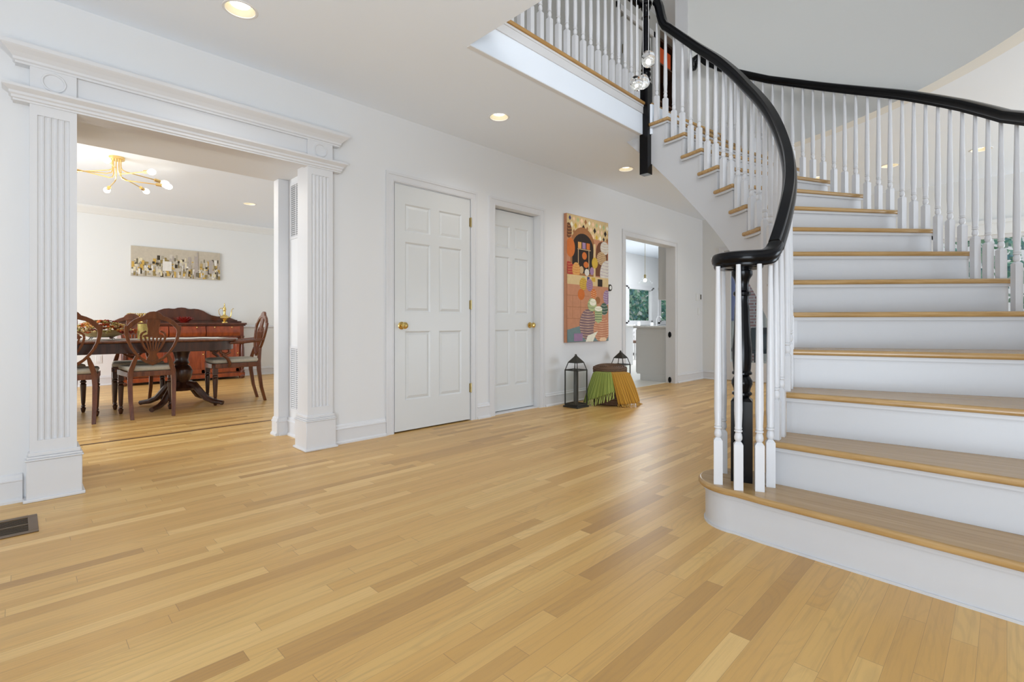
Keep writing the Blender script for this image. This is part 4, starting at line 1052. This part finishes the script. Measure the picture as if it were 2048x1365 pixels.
k.build('dried_flowers', fm, fb, smooth=False)['kind'] = 'stuff'
# gold candle holder
gv = MB(); gv.lathe([(.0, 0), (.048, 0), (.046, .005), (.044, .15), (.046, .156), (.040, .156), (.040, .01), (0, .01)], 24, c=(0, 0, 0), cap=False)
o = gv.build('candle_holder', mat('mottled_gold_glass', (.62, .50, .16), .4, .4, var=.6, vscale=120)); o.location = (.915, 6.28, .744)
tag(o, 'mottled gold cylinder candle holder on the runner behind the nearest chair', 'candle holder')
# sideboard
SB0, SB1, SBY = 1.02, 2.69, 8.90
sb = empty('sideboard', ((SB0 + SB1) / 2, 9.1, 0), 0, label='red mahogany sideboard with scrolled back against the dining room wall', cat='sideboard')
hwS = (SB1 - SB0) / 2; fy = SBY - 9.1
k = MB(); k.box(-hwS + .03, fy + .05, .06, hwS - .03, .23, .88); k.box(-hwS + .02, fy + .02, .04, hwS - .02, .23, .10); k.build('carcass', M['side'], sb, bevel=.004)
k = MB(); k.box(-hwS, fy - .01, .885, hwS, .235, .915); k.box(-hwS + .015, fy + .005, .865, hwS - .015, .23, .885); k.build('top', M['side_dk'], sb, bevel=.006, seg=3)
for a in (-hwS + .06, hwS - .06):
    k = MB(); k.lathe([(.035, .10), (.035, .13), (.022, .15), (.03, .19), (.033, .35), (.03, .5), (.022, .56), (.034, .58), (.034, .60), (.024, .62), (.030, .68), (.034, .70)], 16, c=(a, fy + .03, 0)); k.build('column', M['side_dk'], sb)
    k = MB(); k.lathe([(.02, 0), (.04, .01), (.045, .04), (.035, .06)], 14, c=(a, fy + .05, 0)); k.build('foot', M['side_dk'], sb)
dw = (2 * hwS - .2) / 3
for i in range(3):
    x0 = -hwS + .1 + i * dw; pr = [(fy + .05, .70), (fy + .0, .705), (fy - .02, .74), (fy - .02, .79), (fy + .0, .83), (fy + .0, .86), (fy + .05, .865)]
    v = [(x0 + .006, y, z) for y, z in pr] + [(x0 + dw - .006, y, z) for y, z in pr]; n = len(pr)
    k = MB().add(v, [(q, q + 1, n + q + 1, n + q) for q in range(n - 1)] + [tuple(range(n)), tuple(range(n, 2 * n))[::-1]]); dr = k.build('drawer', M['side'], sb)
    for q in (.25, .75): kk = MB(); kk.sphere((x0 + dw * q, fy - .006, .845), .011, 10, 8); kk.build('drawer_knob', M['brass'], dr)
    k = MB(); a, b = x0 + .01, x0 + dw - .01; k.box(a, fy + .03, .12, b, fy + .05, .68); k.box(a, fy + .015, .12, a + .05, fy + .03, .68); k.box(b - .05, fy + .015, .12, b, fy + .03, .68); k.box(a, fy + .015, .12, b, fy + .03, .18); k.box(a, fy + .015, .62, b, fy + .03, .68)
    dd = k.build('door_panel', M['side'], sb, bevel=.004); kk = MB(); kk.sphere((b - .025, fy + .005, .42), .011, 10, 8); kk.build('door_knob', M['brass'], dd)
half = [(0, .245), (.05, .24), (.085, .225), (.12, .222), (.17, .228), (.23, .222), (.30, .195), (.36, .155), (.42, .125), (.50, .108), (.58, .11), (.66, .10), (.72, .075), (.78, .05), (.81, .03), (.81, 0)]
full = [(x * hwS / .83, z) for x, z in half] + [(-x * hwS / .83, z) for x, z in half[::-1] if x > 0]
v = [(x, .20, .915 + z) for x, z in full] + [(x, .228, .915 + z) for x, z in full]; n = len(full)
k = MB().add(v, [tuple(range(n)), tuple(range(n, 2 * n))[::-1]] + [(i, n + i, n + (i + 1) % n, (i + 1) % n) for i in range(n)])
for sg in (-1, 1): k.box(sg * (hwS - .02), .0, .915, sg * (hwS - .05), .23, .945)
k.box(-hwS + .03, .185, .95, hwS - .03, .2, .965); k.build('back_panel', M['side_dk'], sb, bevel=.004)
# things on the sideboard
rb = MB(); n = 28
for ly in range(3):
    for i in range(12):
        a = 2 * pi * (i + .5 * ly) / 12; r0_, r1_, z1_ = .03 + ly * .012, .13 - ly * .025, .075 + ly * .012
        ca, sa = cos(a), sin(a); w_ = .028
        rb.add([(r0_ * ca, r0_ * sa, .0), ((r0_ + r1_) / 2 * ca - w_ * sa, (r0_ + r1_) / 2 * sa + w_ * ca, z1_ * .5), (r1_ * ca, r1_ * sa, z1_), ((r0_ + r1_) / 2 * ca + w_ * sa, (r0_ + r1_) / 2 * sa - w_ * ca, z1_ * .5)], [(0, 1, 2, 3)])
rb.lathe([(0, 0), (.045, 0), (.05, .01), (0, .02)], 16, cap=False)
o = rb.build('red_bowl', mat('red_petal_glass', (.20, .012, .008), .2), smooth=False); so = o.modifiers.new('s', 'SOLIDIFY'); so.thickness = .004
u_, z_ = pv(369, 640, 9.0); o.location = (u_, 9.0, .9155); tag(o, 'dark red petal shaped bowl in the middle of the sideboard', 'bowl')
u_, z_ = pv(449, 640, 9.0); ew = empty('brass_ewer', (u_, 9.0, .9155), 0, label='tall slender brass ewer on the right end of the sideboard', cat='ewer')
k = MB(); k.lathe([(0, 0), (.045, 0), (.042, .012), (.018, .025), (.022, .035), (.055, .055), (.065, .08), (.055, .105), (.022, .13), (.016, .16), (.022, .20), (.026, .225), (.018, .25), (.006, .275), (.009, .285), (.003, .32), (0, .325)], 20, cap=False); k.build('body', M['brass'], ew)
k = MB(); k.tube([(.05, 0, .08), (.09, 0, .10), (.10, 0, .16), (.105, 0, .21), (.125, 0, .235), (.14, 0, .23)], [.010, .009, .007, .006, .005, .004], 8); k.build('spout', M['brass'], ew)
k = MB(); k.tube([(-.018, 0, .235), (-.06, 0, .235), (-.085, 0, .20), (-.075, 0, .14), (-.05, 0, .10)], .005, 8); k.build('handle', M['brass'], ew)
u_, z_ = pv(277, 640, 9.0); wr = MB(); rnd = random.Random(3)
for i in range(26):
    a = 2 * pi * i / 26; wr.tube([(.07 * cos(a), .05 * sin(a), .0 + .004), (.11 * cos(a + .2), .08 * sin(a + .2), .05), (.13 * cos(a + .4), .09 * sin(a + .4), .10 + .03 * sin(3 * a)), (.10 * cos(a + .7), .07 * sin(a + .7), .14)], [.006, .006, .009, .004], 6)
wr.lathe([(0, 0), (.08, 0), (.08, .008), (0, .01)], 16, cap=False)
o = wr.build('gold_basket', M['brass']); o.location = (u_, 9.0, .9155); tag(o, 'gold wire leaf basket on the left of the sideboard', 'ornament')
# sputnik chandelier
cl = empty('chandelier', (.72, 6.42, H1), 0, label='brass sputnik ceiling chandelier with bare bulbs in the dining room', cat='chandelier')
k = MB(); k.lathe([(0, -.03), (.062, -.03), (.066, -.024), (.066, 0), (0, 0)], 28, cap=False); k.build('canopy', M['gold'], cl)
for i in range(9):
    a = 2 * pi * i / 9 + .25; L = .42 if i % 2 else .34; dz = -.13 - .05 * ((i * 4) % 3)
    ca, sa = cos(a), sin(a); end = Vector((L * ca, L * sa, dz - .015)); d = Vector((ca, sa, -.12)).normalized()
    k = MB(); k.tube([(.035 * ca, .035 * sa, -.02), (.035 * ca, .035 * sa, dz + .04), (.045 * ca, .045 * sa, dz + .015), (.08 * ca, .08 * sa, dz), end], .0055, 8); ar = k.build('arm', M['gold'], cl)
    k = MB(); k.tube([end, end + d * .055], .017, 14); k.build('socket', M['gold'], ar)
    T = Matrix.Translation(end + d * .055) @ d.to_track_quat('Z', 'Y').to_matrix().to_4x4()
    k = MB(); k.lathe([(.012, 0), (.016, .012), (.028, .035), (.031, .055), (.024, .078), (.010, .09), (0, .092)], 16, T=T, cap=False); k.build('bulb', M['bulb'], ar)
d = bpy.data.lights.new('chandelier_lamp', 'POINT'); d.energy = 6; d.shadow_soft_size = .3; d.color = (1, .9, .74)
o = bpy.data.objects.new('chandelier_lamp', d); COL.objects.link(o); o.parent = cl; o.location = (0, 0, -.25)

# ================================================================ KITCHEN
kc = empty('base_cabinet', (7.05, 3.95, 0), 0, label='pale kitchen base cabinet end just inside the kitchen doorway', cat='cabinet')
k = MB(); k.box(0, -.265, .10, .9, .265, .83); k.box(.0, -.265, .004, .9, .20, .10); k.build('body', M['cab'], kc, bevel=.002)
k = MB(); k.box(.01, .265, .12, .44, .283, .81); k.build('door_panel', M['cab'], kc, bevel=.003)
k = MB(); k.box(.46, .265, .12, .89, .283, .81); k.build('door_panel', M['cab'], kc, bevel=.003)
tag(MB().box(7.02, 3.681, .83, 7.97, 4.26, .865).build('kitchen_worktop', M['counter'], bevel=.004), 'speckled worktop on the cabinet just inside the kitchen', 'worktop')
kc = empty('wall_cabinet', (7.05, 3.68, 1.27), 0, label='pale kitchen wall cabinet hanging above the worktop by the doorway', cat='cabinet')
k = MB(); k.box(0, 0, 0, .9, .14, .9); k.build('body', M['cab'], kc, bevel=.002)
MB().box(.01, .14, .01, .445, .158, .89).build('door_panel', M['cab'], kc, bevel=.002)
MB().box(.455, .14, .01, .89, .158, .89).build('door_panel', M['cab'], kc, bevel=.002)
ki = empty('kitchen_island', (8.7, 6.1, 0), 0, label='white kitchen island seen at the left side of the kitchen doorway', cat='island')
k = MB(); k.box(-.85, -.3, .004, .86, .3, .83); k.build('body', M['trim'], ki, bevel=.003)
k = MB(); k.box(-.9, -.34, .83, .91, .34, .865); k.build('worktop', M['counter'], ki, bevel=.004)
# far counter under the windows
fc = empty('base_cabinet', (14.2, 7.66, 0), 0, label='long white base cabinet run beneath the kitchen windows', cat='cabinet')
k = MB(); k.box(-1.9, -.3, .08, 2.6, .31, .80); k.build('body', M['trim'], fc)
k = MB(); k.box(-1.92, -.33, .80, 2.62, .31, .84); k.build('worktop', M['counter'], fc, bevel=.004)
k = MB(); T = Matrix.Identity(4); k.tube([(0, .12, .84), (0, .12, 1.05), (0, .08, 1.12), (0, 0, 1.13), (0, -.05, 1.08)], .014, 8); k.build('faucet', M['white_metal'], fc)
for q in range(4):
    k = MB(); x_ = -1.85 + q * 1.1; k.box(x_, -.318, .12, x_ + 1.04, -.3, .78); k.build('door_panel', M['trim'], fc, bevel=.003)
# stool
st = empty('kitchen_stool', (10.9, 6.5, .004), 0, label='kitchen stool with brown seat in the gap past the island', cat='stool')
k = MB(); k.box(-.19, -.19, .42, .19, .19, .48); k.build('seat', mat('brown_leather', (.13, .075, .05), .5), st, bevel=.02, seg=3)
for sx in (-1, 1):
    for sy in (-1, 1): MB().box(sx * .16 - .016, sy * .16 - .016, 0, sx * .16 + .016, sy * .16 + .016, .42).build('leg', M['trim'], st)
k = MB(); k.box(-.19, .17, .48, .19, .19, .52)
for z in (.60, .70, .82): k.box(-.19, .17, z, .19, .19, z + .05)
for sx in (-1, 1): k.box(sx * .17 - .016, .165, .48, sx * .17 + .016, .195, .9)
k.build('backrest', M['trim'], st)
# kitchen pendant
x_, y_ = 0, 0; dd_ = 9.6; rr_ = (1290 - 1024) / 990 * dd_; ku, kv = (dd_ + rr_) / sqrt(2), (dd_ - rr_) / sqrt(2); kz = .9 + (648 - 563) * dd_ / 990
kp = empty('pendant_lamp', (ku, kv, kz), 0, label='clear glass cone pendant lamp hanging in the kitchen', cat='pendant light')
k = MB(); k.tube([(0, 0, .12), (0, 0, 3.02 - kz)], .004, 6); k.build('cord', M['hinge'], kp)
k = MB(); k.lathe([(.018, .06), (.022, .12), (.01, .135)], 14); k.build('socket', M['hinge'], kp)
k = MB(); k.sphere((0, 0, .02), .035, 12, 8); k.build('bulb', M['bulb'], kp)
k = MB(); k.lathe([(.022, .09), (.06, .05), (.13, -.03), (.155, -.05)], 24, cap=False); k.build('shade', M['pane'], kp)

# tray items on the far worktop
for i, (dx, r_, hh) in enumerate(((-1.45, .05, .12), (-.7, .06, .10), (.35, .05, .14), (1.4, .06, .12))):
    k = MB(); k.lathe([(0, 0), (r_ * .8, 0), (r_, hh * .3), (r_ * .9, hh), (0, hh)], 14, cap=False); o = k.build('kitchen_jar', M['white_metal']); o.location = (14.2 + dx, 7.55, .8405)
    tag(o, ['pale kitchen jar at the left end of the far worktop', 'pale kitchen jar under the middle of the wider kitchen window', 'pale kitchen jar between the two kitchen windows', 'pale kitchen jar under the narrow kitchen window'][i], 'jar', 'jars under the kitchen windows')

# ================================================================ UPPER HALL
bk = empty('bookcase', (6.955, 3.78, HF), 0, label='dark brown bookcase in the upstairs hall seen through the top balusters', cat='bookcase')
k = MB(); k.box(-.38, -.16, 0, -.34, .19, 2.24); k.box(.34, -.16, 0, .38, .19, 2.24); k.box(-.38, .17, 0, .38, .19, 2.24); k.box(-.38, -.16, 2.20, .38, .19, 2.24); k.build('carcass', mat('dark_walnut', (.05, .022, .012), .4), bk)
for z in (.02, .45, .88, 1.30, 1.86): MB().box(-.34, -.15, z, .34, .17, z + .025).build('shelf', mat('shelf_walnut', (.10, .045, .022), .4), bk)
o = MB().box(6.74, 3.65, HF + 1.886, 7.10, 3.84, HF + 2.14).build('storage_box', mat('orange_box', s2l(226, 92, 32), .6), bevel=.01); tag(o, 'bright orange box on the top shelf of the upstairs bookcase', 'box')

# ================================================================ OUTSIDE
g = MB(); g.box(-30, 9.5, -.12, 60, 60, -.08); g.box(17.3, -40, -.12, 60, 9.5, -.08); g.box(UE + .13, -40, -.12, 17.3, 3.5, -.08)
o = g.build('lawn', M['grass']); struct(o); o.name = 'floor_lawn'
struct(MB().box(UE + .13, .8, -.08, 12.4, 3.5, -.03).build('floor_patio', mat('patio_stone', (.42, .42, .43), .8, var=.2, vscale=3)))
# brick neighbour wing beyond the garden door
def brickm():
    m = bpy.data.materials.new('red_brick'); m.use_nodes = True; q = NT(m); b = m.node_tree.nodes['Principled BSDF']; tc = q.n('ShaderNodeTexCoord')
    mp = q.n('ShaderNodeMapping'); mp.inputs['Rotation'].default_value = (R(90), 0, R(90)); q.nt.links.new(tc.outputs['Object'], mp.inputs[0])
    sp = q.n('ShaderNodeSeparateXYZ'); q.nt.links.new(tc.outputs['Object'], sp.inputs[0])
    br = q.n('ShaderNodeTexBrick'); q.nt.links.new(q.comb(sp.outputs[1], sp.outputs[2], 0), br.inputs['Vector'])
    br.inputs['Color1'].default_value = (.42, .20, .20, 1); br.inputs['Color2'].default_value = (.60, .42, .44, 1); br.inputs['Mortar'].default_value = (.75, .74, .78, 1)
    br.inputs['Scale'].default_value = 1; br.inputs['Brick Width'].default_value = .22; br.inputs['Row Height'].default_value = .075; br.inputs['Mortar Size'].default_value = .012
    q.nt.links.new(br.outputs['Color'], b.inputs['Base Color']); b.inputs['Roughness'].default_value = .85; return m
bh = empty('brick_house_wing', (12.6, 3.0, -.08), 0, label='red brick house wing seen through the glazed garden door', cat='building')
k = MB(); k.box(0, 1.2, 0, .3, 1.6, 3.2); k.build('brick_wall', brickm(), bh)
k = MB(); k.box(-.05, 1.05, 0, .1, 1.2, 3.2); k.build('corner_post', M['trim'], bh)
k = MB(); k.box(0, 1.6, 0, .3, 2.5, 1.02); k.build('low_wall', mat('pale_stone_wall', (.55, .52, .46), .85, var=.25, vscale=9), bh)
k = MB(); k.box(-.02, 1.6, 1.02, .3, 2.5, 1.12); k.build('ledge', M['trim'], bh)
k = MB(); k.box(.1, 1.6, 1.12, .12, 2.5, 3.2); k.build('window_glass', mat('green_reflecting_glass', (.06, .20, .13), .1, var=.5, vscale=4), bh)
k = MB()
for yy_ in (1.6, 2.1): k.box(.05, yy_, 1.12, .14, yy_ + .05, 3.2)
for zz_ in (1.12, 1.62, 2.1, 2.6): k.box(.07, 1.6, zz_, .14, 2.5, zz_ + .025)
k.build('window_frame', M['trim'], bh)
# patio chairs
M['patio'] = mat('blue_black_metal', (.03, .05, .07), .4)
def patio_chair(x, y, rz, lab):
    c = empty('patio_chair', (x, y, -.03), rz, label=lab, cat='chair', group='patio chairs')
    k = MB(); k.box(-.26, -.25, .38, .26, .25, .44); k.build('seat', M['patio'], c, bevel=.02)
    k = MB(); k.box(-.26, .24, .44, .26, .29, .86); k.build('backrest', M['patio'], c, bevel=.03)
    for sx in (-1, 1):
        k = MB(); k.tube([(sx * .27, -.24, 0), (sx * .27, -.25, .62), (sx * .27, .25, .64)], .018, 8); k.build('arm', M['trim'], c)
        MB().tube([(sx * .25, .25, 0), (sx * .25, .25, .4)], .018, 8).build('leg', M['patio'], c)
    return c
patio_chair(10.3, 3.78, R(200), 'dark patio chair at the left behind the garden door')
patio_chair(9.9, 3.24, R(120), 'dark blue patio chair beyond the garden door, right of the newel')
# umbrella (closed, lilac blue)
um = empty('patio_umbrella', (12.0, 4.60, -.03), 0, label='closed lilac blue patio umbrella beyond the garden door', cat='umbrella')
k = MB(); k.lathe([(.03, 0), (.2, .0), (.2, .06), (.03, .08), (.02, .09), (.02, 2.6), (0, 2.6)], 14, cap=False); k.build('pole', M['white_metal'], um)
k = MB(); k.lathe([(.05, 1.0), (.12, 1.05), (.10, 1.6), (.05, 2.4), (.0, 2.55)], 12, cap=False); k.build('canopy', mat('lilac_canvas', (.30, .33, .62), .8), um)
# trees
leafm = [mat('leaf_%d' % i, c, .6) for i, c in enumerate([(.62, .88, .68), (.26, .58, .50), (.95, .98, .96), (.24, .46, .54)])]  # leaf colours paled, near-white ones included, to stand in for sunlight
def tree(x, y, z, rx, ry, rz_, n, lab, seed, s=.16, mats=None):
    t = empty('garden_tree', (x, y, -.08), 0, label=lab, cat='tree'); rnd = random.Random(seed)
    k = MB(); k.lathe([(.12, 0), (.08, z)], 8); k.build('trunk', M['bark'], t)
    k = MB()
    for i in range(n):
        while True:
            p = Vector((rnd.uniform(-1, 1), rnd.uniform(-1, 1), rnd.uniform(-1, 1)))
            if .35 < p.length < 1: break
        p = Vector((p.x * rx, p.y * ry, z + p.z * rz_)); a = Vector((rnd.gauss(0, 1), rnd.gauss(0, 1), rnd.gauss(0, 1))).normalized(); b = a.orthogonal().normalized(); q = s * rnd.uniform(.5, 1.2); c_ = a.cross(b)
        k.add([p, p + b * q * .5 + c_ * q * .3, p + b * q * 1.1, p + b * q * .5 - c_ * q * .3], [(0, 1, 2, 3)], rnd.choices([0, 1, 2, 3], [3, 3, 2, 2])[0])
    k.build('foliage', mats or leafm, t, smooth=False, fix=False); return t
tree(17.2, 11.5, 1.6, 1.8, 1.2, 1.7, 5000, 'leafy shrub filling the wider kitchen window', 1, .22)
tree(20.6, 11.8, 1.6, 1.8, 1.2, 1.7, 4000, 'leafy shrub filling the narrow kitchen window by the wall cabinet', 2, .22)
tree(14.0, 1.6, 2.2, 1.6, 1.8, 1.8, 2300, 'green garden tree outside the rear window behind the stairs', 3, .2)
tree(13.6, -1.6, 2.0, 1.6, 1.8, 1.8, 2000, 'green garden tree farther right outside the rear window', 4, .2)
